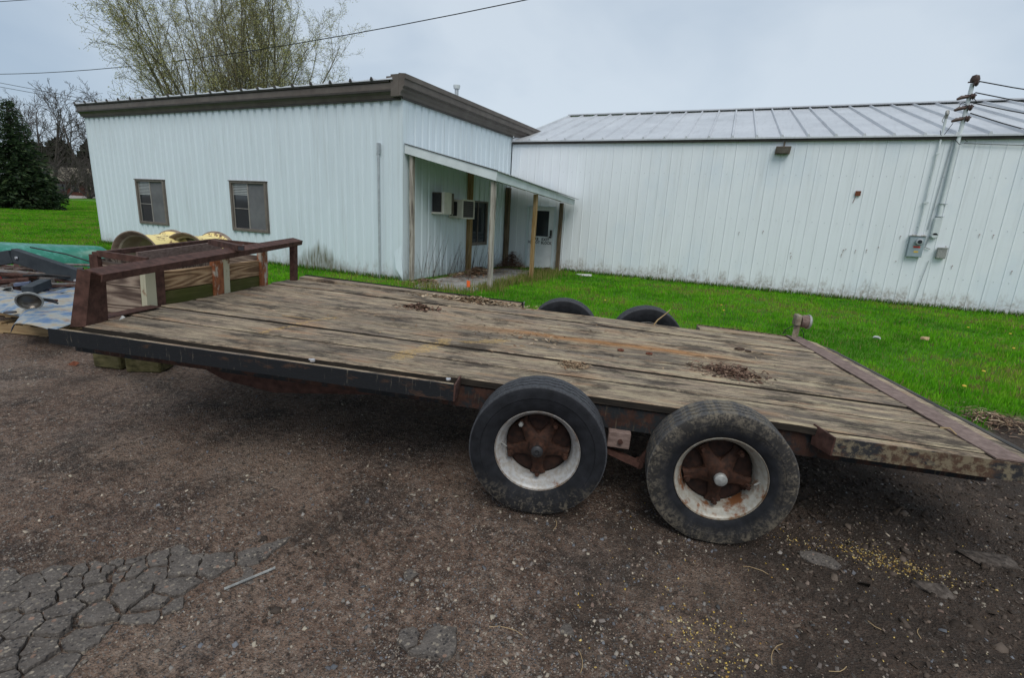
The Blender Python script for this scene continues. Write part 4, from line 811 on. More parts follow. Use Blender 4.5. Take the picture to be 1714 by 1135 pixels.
# ---- headboard
mb = MB(); A = [(4.93, .10), (4.845, .10), (4.838, .115), (4.86, .115), (4.86, .225), (4.90, .30), (4.915, .295), (4.93, .2)]
mb.prism([L(4.945, .075, -.02), L(4.935, .085, -.02), L(4.86, .115, -.005), L(4.90, .29, -.005), L(4.91, .285, -.005), L(4.875, .125, -.01)], (0, 0, .01))
mb = MB(); mb.hexa([L(4.935, .085, 0.), L(4.880, .130, 0), L(4.885, .138, 0), L(4.940, .093, 0), L(4.918, .150, .335), L(4.868, .185, .32), L(4.873, .193, .32), L(4.923, .158, .335)]); mb.build('post_flange', 'rust', TR)
mb = MB(); mb.hexa([L(4.880, .131, 0.002), L(4.905, .30, 0.002), L(4.913, .30, .002), L(4.888, .140, .002), L(4.868, .186, .319), L(4.893, .30, .272), L(4.901, .30, .272), L(4.876, .195, .319)]); mb.build('headboard_post', 'rust', TR)
mb = MB(); mb.mm(L(5.02, 2.47, -.02), L(4.965, 2.53, .37)); mb.build('headboard_post', 'rust', TR)
mb = MB(); a = L(4.70, .10, .330); b = L(4.96, 2.62, .405); mb.angle(b, a, .105, .045, .008, (.2, 0, .98)); mb.build('top_rail', 'rust', TR)
mb = MB(); mb.bar(L(4.96, .30, .012), L(4.985, .74, .012), .09, .006); mb.build('bottom_angle', 'rust', TR)
for (v, w_, m_, h1) in ((.712, .085, 'stake_y', .315), (.800, .075, 'rust', .30), (1.385, .105, 'stake_o', .33), (1.495, .07, 'stake_y', .30), (2.00, .10, 'stake_o', .345)):
    mb = MB(); mb.mm(L(5.035, v, -.03), L(5.018, v + w_, h1)); mb.mm(L(5.06, v, -.03), L(5.036, v + .01, h1)); tag(mb.build('stake', m_, TR), {'stake_y': 'cream painted stake peeling to rust', 'stake_o': 'orange rusted stake'}.get(m_))
for k, (h0, h1, m_) in enumerate(((-.10, .088, 'moss'), (.094, .235, 'board'))):
    mb = MB(); mb.mm(L(5.075, .72, h0), L(5.040, 2.09, h1)); mb.build('box_board', m_, TR, bevel=.004)
for k, (h0, h1) in enumerate(((-.13, .125), (.131, .285))):
    mb = MB(); mb.hexa([L(5.38, .72, h0), L(5.06, .72, h0), L(5.06, .755, h0), L(5.38, .755, h0), L(5.38, .72, h1 + .005), L(5.06, .72, h1), L(5.06, .755, h1), L(5.38, .755, h1 + .005)]); mb.build('box_board', 'board_g', TR, bevel=.004)
mb = MB(); mb.mm(L(5.42, .74, -.13), L(5.39, 2.1, .30)); mb.build('box_board', 'board_g', TR); mb = MB(); mb.mm(L(5.38, 2.05, -.13), L(5.08, 2.08, .27)); mb.build('box_board', 'board_g', TR)
mb = MB(); mb.bar(L(5.39, .70, .335), L(5.56, 2.12, .365), .035, .035); mb.build('box_frame', 'rust', TR)
mb = MB(); mb.bar(L(5.36, .705, .345), L(4.98, .70, .335), .03, .042); mb.build('box_frame', 'rust', TR)
mb = MB(); mb.bar(L(5.56, 2.12, .365), L(5.06, 2.12, .37), .035, .03); mb.build('box_frame', 'rust', TR)
mb = MB(); mb.mm(L(5.42, .685, -.1), L(5.355, .718, .335)); mb.build('box_post', 'rust', TR)
mb = MB(); mb.bar(L(5.54, 2.05, -.1), L(5.54, 2.05, .35), .04, .04, (0, 1, 0)); mb.build('box_post', 'rust', TR)
mb = MB(); mb.bar(L(5.30, .95, .30), L(5.42, 2.0, .33), .015, .09); mb.build('box_board', 'rust_l', TR)
mb = MB(); a = L(5.28, 1.70, .395); b = L(4.80, 1.42, .402); mb.bar(a, b, .06, .048); tb = mb.build('square_tube', 'rust', TR)
mb = MB(); d = (b - a).normalized(); mb.bar(b + d * .0005, b + d * .002, .046, .034); mb.build('tube_mouth', 'acd', tb)
# bolts and washers on the deck edge
for (u, v, r_) in ((2.66, .075, .011), (3.42, .072, .013)):
    p = Mx @ L(u, v, .0); t_ = thing('bolt' if v < .073 else 'washer', 'pale bolt head lying in the gap of the deck edge' if v < .073 else 'bright washer lying at the end of the side rail', 'bolt' if v < .073 else 'washer', p)
    mb = MB()
    if v < .073: mb.lathe([(0, 0), (.014, 0), (.014, .012), (0, .015)], axis='z', seg=6); mb.tube([(.0, 0, .006), (-.03, .006, .004)], .006, 6)
    else: mb.lathe([(.005, 0), (.013, 0), (.013, .008), (.005, .010)], axis='z', seg=14, close=True)
    mb.build('shank' if v < .073 else 'ring', 'bolt', t_, True)
for k, (u, v) in enumerate(((1.70, 1.20), (1.50, 1.20))):
    p = Mx @ L(u, v, .002); t_ = thing('rusty_washer', ('left' if k == 0 else 'right') + ' one of two rusty washers lying on the deck', 'washer', p, 'rusty washers on the deck'); mb = MB(); mb.lathe([(.012, 0), (.024, 0), (.024, .007), (.012, .007)], axis='z', seg=16, close=True); mb.build('ring', 'rustplate', t_)
# ---- dry litter on the deck
def litter(name, label, cc, ru, rv, n, cols, ln=(.02, .07), hgt=.03, local=True, wmin=.0015, wmax=.005):
    rg = np.random.default_rng(abs(hash(label)) % 99991 if 0 else sum(map(ord, label))); V = []; F = []; T = []
    for i in range(n):
        a = rg.uniform(0, 2 * math.pi); r_ = min(1.25, abs(rg.normal(0, .5))); du = ru * r_ * math.cos(a); dv = rv * r_ * math.sin(a)
        z = hgt * max(.05, (1 - r_)) * rg.uniform(.1, 1) + .003; ln_ = rg.uniform(*ln); t = rg.uniform(0, math.pi * 2); w = rg.uniform(wmin, wmax)
        d = Vector((math.cos(t), math.sin(t), rg.normal(0, .18))) * ln_ / 2; s_ = Vector((-math.sin(t), math.cos(t), rg.normal(0, .5))) * w
        c = Vector((-(cc[0] + du), cc[1] + dv, z)) if local else Vector((cc[0] + du, cc[1] + dv, cc[2] + z)); bend = Vector((0, 0, rg.uniform(0, .4) * ln_ * .3))
        o = len(V); V += [c - d - s_, c - d + s_, c + s_ + bend, c - s_ + bend, c + d]; F += [(o, o + 1, o + 2, o + 3)]; F += [(o + 3, o + 2, o + 4, o + 4)]
        col = np.array(cols[rg.integers(len(cols))]) * rg.uniform(.6, 1.25); T += [col] * 5
    F3 = []
    for f in F: F3 += [(f[0], f[1], f[2]), (f[0], f[2], f[3])] if f[2] != f[3] else [(f[0], f[1], f[2])]
    o = npmesh(name, [tuple(v) for v in V], F3, 'litterleaf', tint=np.array(T)); tag(o, label, None, None, 'stuff')
    if local: o.matrix_world = Mx
    return o
BR = [(.10, .055, .035), (.17, .10, .07), (.24, .16, .11), (.07, .04, .03)]; TN = [(.34, .25, .16), (.26, .18, .11), (.20, .12, .07), (.42, .33, .23)]
litter('leaf_litter', 'brown twig and bark litter near the rear wheel', (1.0, .98), .22, .20, 1500, BR, (.015, .05), .022)
litter('leaf_litter', 'fine dry needles above the front wheel', (2.02, .66), .09, .075, 420, TN[:3], (.015, .05), .014)
litter('leaf_litter', 'curled brown leaves on the middle of the far planks', (3.40, 1.82), .20, .10, 330, BR, (.02, .06), .04, wmin=.003, wmax=.009)
litter('leaf_litter', 'pale brown leaves along the far edge of the deck', (3.05, 2.50), .55, .13, 900, TN, (.02, .07), .05, wmin=.003, wmax=.009)
litter('leaf_litter', 'scattered straw over the deck', (2.4, 1.3), 1.9, .9, 230, TN, (.01, .05), .004)
for k, (u, v, s_) in enumerate(((.74, 1.72, 1.), (.68, 1.70, .6))):
    mb = MB(); pts = []
    for j in range(26): pts.append(L(u + random.uniform(-.045, .045) * s_, v + random.uniform(-.03, .03) * s_, random.uniform(.0, .02) * s_))
    bm = bmesh.new(); [bm.verts.new(p) for p in pts]; bmesh.ops.convex_hull(bm, input=bm.verts); me = bpy.data.meshes.new('dirt_clod'); bm.to_mesh(me); bm.free()
    o = bpy.data.objects.new('dirt_clod', me); COL.objects.link(o); me.materials.append(mottled('dirt_clod_%d' % k, [(.03, .018, .012), (.07, .045, .03)], 30, .95)); o.matrix_world = Mx; tag(o, ('larger' if k == 0 else 'smaller') + ' dark clod of dirt near the tail end of the deck', 'clod')
for lab, pts, r_ in (('forked dry twig leaning up against the far wheel', [(1.33, 2.36, .0), (1.30, 2.37, .05), (1.24, 2.38, .11), (1.20, 2.38, .16)], .006), ('thin straw stalk on the near planks at the front', [(4.15, .95, .008), (4.0, .93, .012), (3.93, .95, .008)], .003), ('short curved stick on the steel strip', [(.14, .32, .02), (.11, .30, .03), (.10, .26, .015)], .004)):
    mb = MB(); mb.tube([L(*p) for p in pts], [r_, r_, r_ * .8, r_ * .6][:len(pts)], 5); o = mb.build('dry_twig', 'straw', None); o.matrix_world = Mx; tag(o, lab, 'twig')
pp = Mx @ L(5.0, .28, .005); mb = MB(); mb.add([(0, 0, 0), (.03, .0, .01), (.035, .02, .02), (.01, .03, .012), (.015, .012, .03)], [(0, 1, 4), (1, 2, 4), (2, 3, 4), (3, 0, 4)]); o = mb.build('paper_scrap', 'litter'); o.location = Mx @ L(4.86, .33, .004); tag(o, 'tiny white paper scrap at the foot of the headboard post', 'litter')

# timber block under the tongue
bk = MB(); bk.box((0, 0, .10), (.30, .22, .20), Matrix.Rotation(R(14), 3, 'Z')); o = bk.build('timber_block', 'blockw', bevel=.012); o.location = (-5.26, 2.52, .0); tag(o, 'mossy timber block standing under the trailer tongue', 'block')
bk = MB(); bk.box((0, 0, .12), (.30, .24, .24), Matrix.Rotation(R(30), 3, 'Z')); o = bk.build('timber_block', 'blockw', bevel=.012); o.location = (-4.92, 2.62, .0); tag(o, 'second timber block just right of the mossy one', 'block')
mb = MB(); mb.add([(0, 0, 0), (.10, .02, 0), (.12, .05, .03), (.03, .05, .02), (.06, .03, .04)], [(0, 1, 4), (1, 2, 4), (2, 3, 4), (3, 0, 4), (0, 1, 2, 3)]); o = mb.build('brick_shard', 'rustplate'); o.location = (-5.62, 2.28, 0); tag(o, 'reddish shard on the gravel beside the timber block', 'shard')

# ------------------------------------------------------------------ scrap at the left
def pallet(loc, rz, lab):
    t = thing('wooden_pallet', lab, 'pallet', loc, rz=rz)
    for y in (-.5, 0, .5): mb = MB(); mb.mm((-.6, y - .02, .015), (.6, y + .02, .105)); mb.build('stringer', 'pallet', t)
    for k in range(7): mb = MB(); x = -.55 + k * .183; mb.mm((x - .045, -.52, .106), (x + .045, .52, .124)); mb.build('slat', 'pallet', t)
    for x in (-.55, 0, .55): mb = MB(); mb.mm((x - .045, -.52, 0), (x + .045, .52, .014)); mb.build('slat', 'pallet', t)
    return t
pallet((-7.05, 3.12, .0), R(18), 'pale new pallet under the blue fender nearest the trailer'); pallet((-8.40, 3.35, .0), R(14), 'pallet at the left edge carrying the blue sheet'); pallet((-9.3, 4.5, -.02), R(20), 'pallet underneath the scrap bars')
def sheet(name, lab, P, nu, nv, fn, mat='fender', th=.004):
    V = []; 
    for j in range(nv + 1):
        for i in range(nu + 1):
            a, b = i / nu, j / nv; p = (Vector(P[0]) * (1 - a) + Vector(P[1]) * a) * (1 - b) + (Vector(P[3]) * (1 - a) + Vector(P[2]) * a) * b; V.append(p + Vector((0, 0, fn(a, b))))
    mb = MB(); mb.add(V, [(j * (nu + 1) + i, j * (nu + 1) + i + 1, (j + 1) * (nu + 1) + i + 1, (j + 1) * (nu + 1) + i) for j in range(nv) for i in range(nu)])
    o = mb.build(name, mat, None, True); s_ = o.modifiers.new('solid', 'SOLIDIFY'); s_.thickness = th; return tag(o, lab, 'car panel')
sheet('car_fender', 'large worn blue and tan car panel nearest the trailer', [(-6.60, 2.27, .26), (-5.90, 2.33, .27), (-6.85, 3.50, .29), (-8.1, 3.12, .28)], 18, 12, lambda a, b: -.10 * max(0, 1 - a / .18) ** 2 * (1 - b) + .02 * math.sin(a * 3 + b * 4) + .05 * b)
sheet('car_fender', 'blue curved panel at the left edge beneath the lamp', [(-7.7, 2.42, .26), (-6.93, 2.49, .26), (-7.9, 3.12, .28), (-9.3, 3.12, .27)], 14, 10, lambda a, b: .09 * math.sin(math.pi * b) * (1 - .4 * a) - .06 * max(0, .2 - b))
sheet('car_fender', 'blue panel with tan oval patch close behind the post', [(-8.05, 3.16, .27), (-7.0, 3.02, .27), (-7.7, 3.95, .28), (-8.9, 3.65, .27)], 12, 8, lambda a, b: .08 * math.sin(math.pi * min(1, a * 1.1)) * b)
hl = thing('headlight', 'round tarnished headlight bowl lying on the blue panel', 'headlight', (-6.98, 2.60, .40))
mb = MB(); mb.lathe([(0, .06), (.05, .055), (.09, .035), (.105, .0), (.112, -.004), (.112, -.016), (.10, -.016), (.085, .02), (.05, .04), (0, .045)], axis='y', seg=30); o = mb.build('bowl', 'lampglass', hl, True)
hl.rotation_euler = (R(28), R(0), R(58))
mb = MB(); mb.lathe([(.100, -.018), (.116, -.018), (.118, -.004), (.112, .004)], axis='y', seg=30); mb.build('rim', 'greymetal', hl, True)
mb = MB(); mb.tube([(.10, .04, -.02), (.17, .05, -.05), (.22, .03, -.08)], [.018, .02, .008], 7); mb.build('bracket', 'blackmetal', hl)
mb = MB(); mb.tube([(.15, .05, -.04), (.21, .08, -.075)], .012, 6); mb.build('stalk', 'rust', hl)
mb = MB(); mb.lathe([(0, -.001), (.055, 0), (.05, .012), (0, .01)], axis='z', seg=18); o = mb.build('headlamp_ring', 'acd', None, True); o.location = (-7.02, 2.44, .285); tag(o, 'small black oval ring in front of the headlight bowl', 'ring')
# black folded channel
ch = thing('steel_channel', 'long dark slate channel bent in a shallow V over the scrap', 'channel', (-9.1, 3.4, .2))
mb = MB(); mb.bar((-.11, -.05, .47), (1.35, .62, .02), .10, .19); mb.build('long_arm', 'slate', ch, bevel=.006)
mb = MB(); mb.bar((-.10, -.06, .45), (-1.3, -.62, .18), .10, .18); mb.build('short_arm', 'slate', ch, bevel=.006)
mb = MB(); mb.tube([(-.0, .10, .58), (.35, .35, .50), (.7, .55, .38), (1.1, .75, .15)], .010, 5); mb.build('cable', 'cable', ch)
for p in ((.0, -.06, .44), (.70, .26, .17)): mb = MB(); mb.lathe([(0, -.02), (.02, -.02), (.02, 0)], p, 'y', 8); mb.build('bolt', 'bolt', ch)
rg = random.Random(5)
for k in range(64):     # the heap of bars
    t_ = rg.random(); x = -11.4 + t_ * 3.2; y = 3.2 + rg.random() * 1.35 ; z = .12 + rg.random() * .24; a = R(27 + rg.gauss(0, 9)); ln = rg.uniform(.6, 1.7); d = Vector((math.cos(a), math.sin(a), rg.gauss(0, .04)))
    c = Vector((x, y, z)); mb = MB(); q = rg.choice((0, 0, 1, 2))
    if q == 0: mb.bar(c - d * ln / 2, c + d * ln / 2, .045, .02)
    elif q == 1: mb.angle(c - d * ln / 2, c + d * ln / 2, .05, .05, .006)
    else: mb.tube([c - d * ln / 2, c + d * ln / 2], .022, 7)
    tag(mb.build('steel_bar', rg.choice(('scrap', 'scrap', 'scrapl', 'rust'))), 'rusty brown steel bar in the scrap heap at left', 'steel bar', 'steel bars in the scrap heap')
for lab, a, b, w_, h_, m_ in (('dull blue steel bar on the scrap heap, upper one', (-9.9, 3.95, .40), (-8.5, 3.75, .30), .07, .03, 'bluebar'), ('dull blue steel bar reaching towards the trailer', (-8.7, 3.8, .33), (-7.3, 3.75, .20), .08, .03, 'bluebar'), ('pale diagonal steel bar on top of the heap', (-9.6, 3.15, .30), (-8.2, 3.85, .42), .04, .03, 'scrapl'), ('short dark square tube standing out of the heap', (-7.95, 2.96, .36), (-8.28, 3.28, .39), .12, .10, 'slate')):
    mb = MB(); mb.bar(a, b, w_, h_); tag(mb.build('steel_bar', m_, bevel=.004), lab, 'steel bar')
for k in range(46):
    x = -8.0 - rg.random() * 2.6; y = 2.95 + rg.random() * 1.0 - .12 * (x + 9); z = .26 + rg.random() * .12; a = R(rg.uniform(-30, 80)); ln = rg.uniform(.12, .5); d = Vector((math.cos(a), math.sin(a), rg.gauss(0, .2))).normalized(); c = Vector((x, y, z)); mb = MB()
    if rg.random() < .4: mb.bar(c - d * ln / 2, c + d * ln / 2, rg.uniform(.03, .12), rg.uniform(.008, .05))
    elif rg.random() < .5: mb.tube([c - d * ln / 2, c + d * ln / 2], rg.uniform(.012, .04), 8)
    else: mb.angle(c - d * ln / 2, c + d * ln / 2, .06, .05, .006)
    tag(mb.build('scrap_piece', rg.choice(('scrap', 'scrapl', 'rust', 'bluebar', 'slate', 'greymetal'))), 'short odd piece of scrap metal on the heap at left', 'scrap', 'small pieces on the scrap heap')
for lab, pts, r_, m_ in (('thin bent brown pipe arching behind the steel channel', [(-11.3, 4.1, .25), (-10.6, 3.9, .55), (-10.0, 3.75, .50), (-9.4, 3.8, .28)], .02, 'scrap'), ('straight grey pipe lying across the scrap heap', [(-10.6, 3.35, .36), (-8.3, 4.05, .34)], .028, 'scrapl'), ('short rusty pipe end near the red fitting', [(-9.6, 3.25, .38), (-8.9, 3.42, .40)], .035, 'rust'), ('dark hose curled on the heap', [(-8.9, 3.3, .42), (-8.6, 3.45, .45), (-8.4, 3.75, .40), (-8.7, 3.9, .36)], .016, 'cable')):
    mb = MB(); mb.tube(pts, r_, 8); tag(mb.build('scrap_pipe', m_, None, True), lab, 'pipe')
for lab, a, b, w_, h_, m_ in (('pale wood offcut showing between the bars and the lawn', (-9.05, 4.05, .22), (-8.6, 4.2, .20), .14, .03, 'pallet'), ('grey steel plate flat on the right of the heap', (-8.6, 3.45, .27), (-7.55, 3.75, .22), .22, .012, 'scrapl'), ('dark long angle iron at the front of the heap', (-10.4, 2.95, .24), (-8.2, 3.35, .24), .05, .06, 'scrap'), ('long brown beam at the back of the heap', (-11.5, 4.35, .22), (-7.8, 4.3, .20), .10, .09, 'scrap')):
    mb = MB(); mb.bar(a, b, w_, h_); tag(mb.build('steel_offcut' if m_ != 'pallet' else 'wood_offcut', m_, bevel=.004), lab, 'offcut')
rd = thing('red_fitting', 'red painted round fitting at the left edge of the heap', 'fitting', (-9.15, 3.05, .34), rz=R(20)); mb = MB(); mb.lathe([(0, -.14), (.09, -.14), (.10, -.08), (.085, -.06), (.085, .0), (.10, .02), (.10, .06), (.05, .10), (.0, .10)], axis='x', seg=20); mb.build('body', 'redpaint', rd, True)
mb = MB(); mb.tube([(-7.15, 3.15, .38), (-6.9, 3.22, .38)], .045, 12); tag(mb.build('pipe_stub', 'slate', None, True), 'dark pipe stub poking out left of the rusty post', 'pipe')
mb = MB(); mb.add([(-10.6, 5.0, .02), (-10.15, 5.1, .02), (-10.2, 5.2, .42), (-10.5, 5.12, .25)], [(0, 1, 2, 3)]); o = mb.build('white_sheet', 'litter'); o.modifiers.new('s', 'SOLIDIFY').thickness = .01; tag(o, 'white sheet of board leaning behind the box', 'board')
# overturned canoe
cn = []; nseg = 40; m_ = 26; Lc = 5.2; a0 = Vector((-12.72, 6.25, -.05)); dr_ = Vector((-.90, -.436, 0)).normalized(); sd_ = Vector((-dr_.y, dr_.x, 0)); VS = []
for i in range(nseg + 1):
    t = i / nseg; x = t * Lc; q = min(t, 1 - t) * Lc; wv = .44 * (1 - math.exp(-q * 2.4)) ** .75 + .01; hh = .44 - .03 * math.sin(math.pi * t) if q > .35 else .44 - .30 * (1 - q / .35) ** 2 * .55
    for j in range(m_ + 1):
        ph = math.pi * j / m_; cx = math.cos(ph); sx = math.sin(ph)
        p = a0 + dr_ * x + sd_ * (wv * (abs(cx) ** .85) * (1 if cx > 0 else -1)) + Vector((0, 0, .02 + hh * 1.06 * (abs(sx) ** .72))); VS.append(p)
cnr = thing('canoe', 'overturned scuffed green canoe lying on the grass', 'canoe', (-14.5, 5.4, -.1))
mb = MB(); mb.add(VS, [(i * (m_ + 1) + j, i * (m_ + 1) + j + 1, (i + 1) * (m_ + 1) + j + 1, (i + 1) * (m_ + 1) + j) for i in range(nseg) for j in range(m_)]); mb.build('hull', 'canoe', cnr, True)
mb = MB(); mb.tube([VS[i * (m_ + 1)] for i in range(nseg + 1)], .018, 6); mb.tube([VS[i * (m_ + 1) + m_] for i in range(nseg + 1)], .018, 6); mb.build('gunwale', 'slate', cnr)
wfix(cnr)
# yellow tractor rims
def big_rim(c, lab, rz, ln=.78, r_=.46):
    t = thing('tractor_rim', lab, 'wheel rim', c, 'yellow tractor rims', rz)
    mb = MB(); mb.lathe([(r_ - .075, -ln / 2 + .08), (r_ - .07, -ln * .1), (r_ - .085, 0), (r_ - .07, ln * .1), (r_ - .075, ln / 2 - .08), (r_ - .03, ln / 2 - .06), (r_ - .02, ln / 2 - .02)], axis='x', seg=56); mb.build('barrel', 'yrim', t, True)
    mb = MB(); mb.lathe([(r_ - .03, -ln / 2 + .02), (r_ - .09, -ln / 2 + .085), (r_ - .085, -.02), (r_ - .10, 0), (r_ - .085, .02), (r_ - .09, ln / 2 - .085), (r_ - .04, ln / 2 - .05)], axis='x', seg=56); mb.build('inner_barrel', 'yrimin', t, True)
    for s_ in (-1, 1):
        mb = MB(); mb.lathe([(r_ - .085, s_ * (ln / 2 - .085)), (r_ - .03, s_ * (ln / 2 - .055)), (r_ - .015, s_ * (ln / 2 - .03)), (r_, s_ * (ln / 2 - .01)), (r_ + .004, s_ * ln / 2), (r_ - .012, s_ * (ln / 2 + .004)), (r_ - .03, s_ * (ln / 2 - .01)), (r_ - .06, s_ * (ln / 2 - .05))], axis='x', seg=56, close=True); mb.build('lip', 'yriml', t, True)
    return t
big_rim((-9.49, 5.352, .50), 'yellow peeling tractor rim, open end facing left', R(107), .82, .475); big_rim((-9.195, 5.98, .49), 'yellow tractor rim with dark mouth, right one of the two', R(107), .78, .47)

# ------------------------------------------------------------------ loose things on yard and lawn
def clump(name, lab, cat, loc, rad, hgt, mat, seed, n=26, flat=.5):
    rg = random.Random(seed); bm = bmesh.new()
    for i in range(n):
        a = rg.uniform(0, 6.283); r_ = rg.uniform(.55, 1); bm.verts.new((rad[0] * math.cos(a) * r_, rad[1] * math.sin(a) * r_, rg.uniform(-.3, 1) * hgt * (1.1 - r_ * flat)))
    bmesh.ops.convex_hull(bm, input=bm.verts); me = bpy.data.meshes.new(name); bm.to_mesh(me); bm.free()
    o = bpy.data.objects.new(name, me); COL.objects.link(o); me.materials.append(MT[mat]); o.location = loc; return tag(o, lab, cat)
def asph():
    m = Mat('old_asphalt_with_aggregate', .9, 0, .25); p = m.co('World'); n = m.noise(p, 14, 7, .7); col = m.ramp(n, [(.3, (.072, .061, .053)), (.7, (.145, .125, .110))])
    for sc, lo, cc in ((85, .72, (.22, .19, .16)), (60, .86, (.33, .28, .22)), (140, .78, (.20, .18, .16)), (45, .94, (.30, .19, .14)), (70, .85, (.05, .045, .045))):
        v = m.n('ShaderNodeTexVoronoi'); v.inputs['Scale'].default_value = sc; m.l(p, v.inputs['Vector']); sp = m.n('ShaderNodeSeparateColor'); m.l(v.outputs['Color'], sp.inputs[0])
        f = m.math('MULTIPLY', m.math('GREATER_THAN', sp.outputs[0], lo), m.math('LESS_THAN', v.outputs['Distance'], .40)); col = m.mix(m.math('MULTIPLY', f, .85), col, m.mix(sp.outputs[1], cc, tuple(k * .6 for k in cc)))
    m.color(col); m.bump(m.math('ADD', m.noise(p, 90, 5, .7), m.voro(p, 75)), .9, .006); return m.m
MT['asphalt'] = asph(); MT['lump'] = mottled('dark_gritty_lump', [(.028, .022, .018), (.075, .060, .050), (.12, .10, .085)], 40, .95, bump=.004, bscale=60, kind='World')
def clip(poly, px, py, nx_, ny_):
    out = []
    for i in range(len(poly)):
        a = poly[i]; b = poly[(i + 1) % len(poly)]; da = (a[0] - px) * nx_ + (a[1] - py) * ny_; db = (b[0] - px) * nx_ + (b[1] - py) * ny_
        if da <= 0: out.append(a)
        if (da < 0) != (db < 0) and abs(da - db) > 1e-12: t = da / (da - db); out.append((a[0] + (b[0] - a[0]) * t, a[1] + (b[1] - a[1]) * t))
    return out
def inpoly(x, y, P):
    c = False
    for i in range(len(P)):
        x1, y1 = P[i]; x2, y2 = P[i - 1]
        if (y1 > y) != (y2 > y) and x < (x2 - x1) * (y - y1) / (y2 - y1) + x1: c = not c
    return c
def slab_piece(poly, seed, parent, name='asphalt_piece', th=.045, proud=.016):
    rg = random.Random(seed); cx_ = sum(p[0] for p in poly) / len(poly); cy_ = sum(p[1] for p in poly) / len(poly); pts = []
    for i in range(len(poly)):
        a = poly[i]; b = poly[(i + 1) % len(poly)]; d = math.dist(a, b)
        if d < .004: continue
        k = max(1, int(d / .022)); nx_, ny_ = (b[1] - a[1]) / d, -(b[0] - a[0]) / d
        for j in range(k):
            t = j / k; e = rg.uniform(-.0065, .0065) if j else 0; pts.append((a[0] + (b[0] - a[0]) * t + nx_ * e, a[1] + (b[1] - a[1]) * t + ny_ * e))
    if len(pts) < 5: return
    gz = gh(cx_, cy_); tx, ty = rg.uniform(-.03, .03), rg.uniform(-.03, .03); h0 = gz + proud + rg.uniform(-.005, .006); n = len(pts)
    def ring(s_, dz, jz=0): return [(cx_ + (p[0] - cx_) * s_, cy_ + (p[1] - cy_) * s_, h0 + dz + (p[0] - cx_) * tx + (p[1] - cy_) * ty + rg.uniform(-jz, jz)) for p in pts]
    V = ring(1, -th) + ring(1.0, -.006, .0015) + ring(.975, -.001, .0015) + ring(.6, .000, .002) + [(cx_, cy_, h0 + .001)]
    F = [(r_ * n + i, r_ * n + (i + 1) % n, (r_ + 1) * n + (i + 1) % n, (r_ + 1) * n + i) for r_ in range(3) for i in range(n)] + [(3 * n + i, 3 * n + (i + 1) % n, 4 * n) for i in range(n)]
    mb = MB(); mb.add(V, F); return mb.build(name, 'asphalt', parent, True)
AP = bpy.data.objects.new('asphalt_patch', None); COL.objects.link(AP); tag(AP, kind='structure')
region = [(-3.3, .42), (-2.72, .62), (-2.52, .88), (-2.30, 1.02), (-2.12, 1.19), (-1.95, 1.34), (-1.80, 1.36), (-1.72, 1.30), (-1.76, 1.20), (-1.80, 1.10), (-1.82, .98), (-1.80, .90), (-1.90, .78), (-1.88, .66), (-1.86, .52), (-1.9, .35), (-2.6, .15)]
rg = random.Random(11); sites = []
tries = 0
while tries < 4000:
    tries += 1; x = rg.uniform(-3.3, -1.7); y = rg.uniform(.1, 1.4)
    rr_ = .045 + .12 * max(0, min(1, .5 + 1.2 * nz(x, y, 3.2, 5)))
    if all(((x - a) * .85 + (y - b) * .5) ** 2 + ((y - b) * 1.25 - (x - a) * .5) ** 2 > rr_ ** 2 for a, b in sites): sites.append((x, y))
for i, (x, y) in enumerate(sites):
    if not inpoly(x, y, region): continue
    poly = [(x - .3, y - .3), (x + .3, y - .3), (x + .3, y + .3), (x - .3, y + .3)]
    for j, (a, b) in enumerate(sites):
        if i == j: continue
        d = math.hypot(a - x, b - y)
        if d > .5: continue
        nx_, ny_ = (a - x) / d, (b - y) / d; gap = .0036 + .0048 * (noise.noise(Vector(((a + x) * 3, (b + y) * 3, 1))) > .1) + .004 * (noise.noise(Vector(((a + x) * 2, (b + y) * 2, 7))) > .25)
        poly = clip(poly, (x + a) / 2 - nx_ * gap, (y + b) / 2 - ny_ * gap, nx_, ny_)
        if len(poly) < 3: break
    if len(poly) >= 3:
        edge = min(math.hypot(x - p[0], y - p[1]) for p in region); slab_piece(poly, i, AP, proud=.007 + .011 * min(1, edge / .2))
slab_piece([(-1.0, 1.25), (-.945, 1.235), (-.92, 1.27), (-.945, 1.32), (-.985, 1.335), (-1.02, 1.30)], 901, None, 'asphalt_chunk', .03, .012)
tag(bpy.context.scene.objects['asphalt_chunk'], 'small left half of a split asphalt chunk on the gravel', 'asphalt chunk')
o = slab_piece([(-.93, 1.225), (-.84, 1.245), (-.79, 1.27), (-.785, 1.32), (-.83, 1.40), (-.90, 1.375), (-.925, 1.33), (-.905, 1.27)], 902, None, 'asphalt_chunk', .03, .014); tag(o, 'larger right half of a split asphalt chunk on the gravel', 'asphalt chunk')
clump('rock', 'flat pale rock behind the rear wheel on the gravel', 'rock', (.475, 2.60, gh(.475, 2.6) - .004), (.10, .05), .045, 'asphalt', 3); clump('rock', 'small grey rock in the middle foreground', 'rock', (-.46, 1.60, gh(-.46, 1.6)), (.035, .03), .02, 'asphalt', 5); clump('rock', 'small grey rock left of the middle foreground', 'rock', (-1.16, 1.55, gh(-1.16, 1.55)), (.04, .035), .018, 'asphalt', 6)
clump('rock', 'large dark lump of asphalt at the right edge', 'rock', (.92, 2.62, gh(.92, 2.62)), (.09, .07), .04, 'lump', 8); clump('rock', 'dark lump of asphalt under the tail rail', 'rock', (1.25, 3.05, gh(1.25, 3.05)), (.14, .10), .04, 'lump', 9)
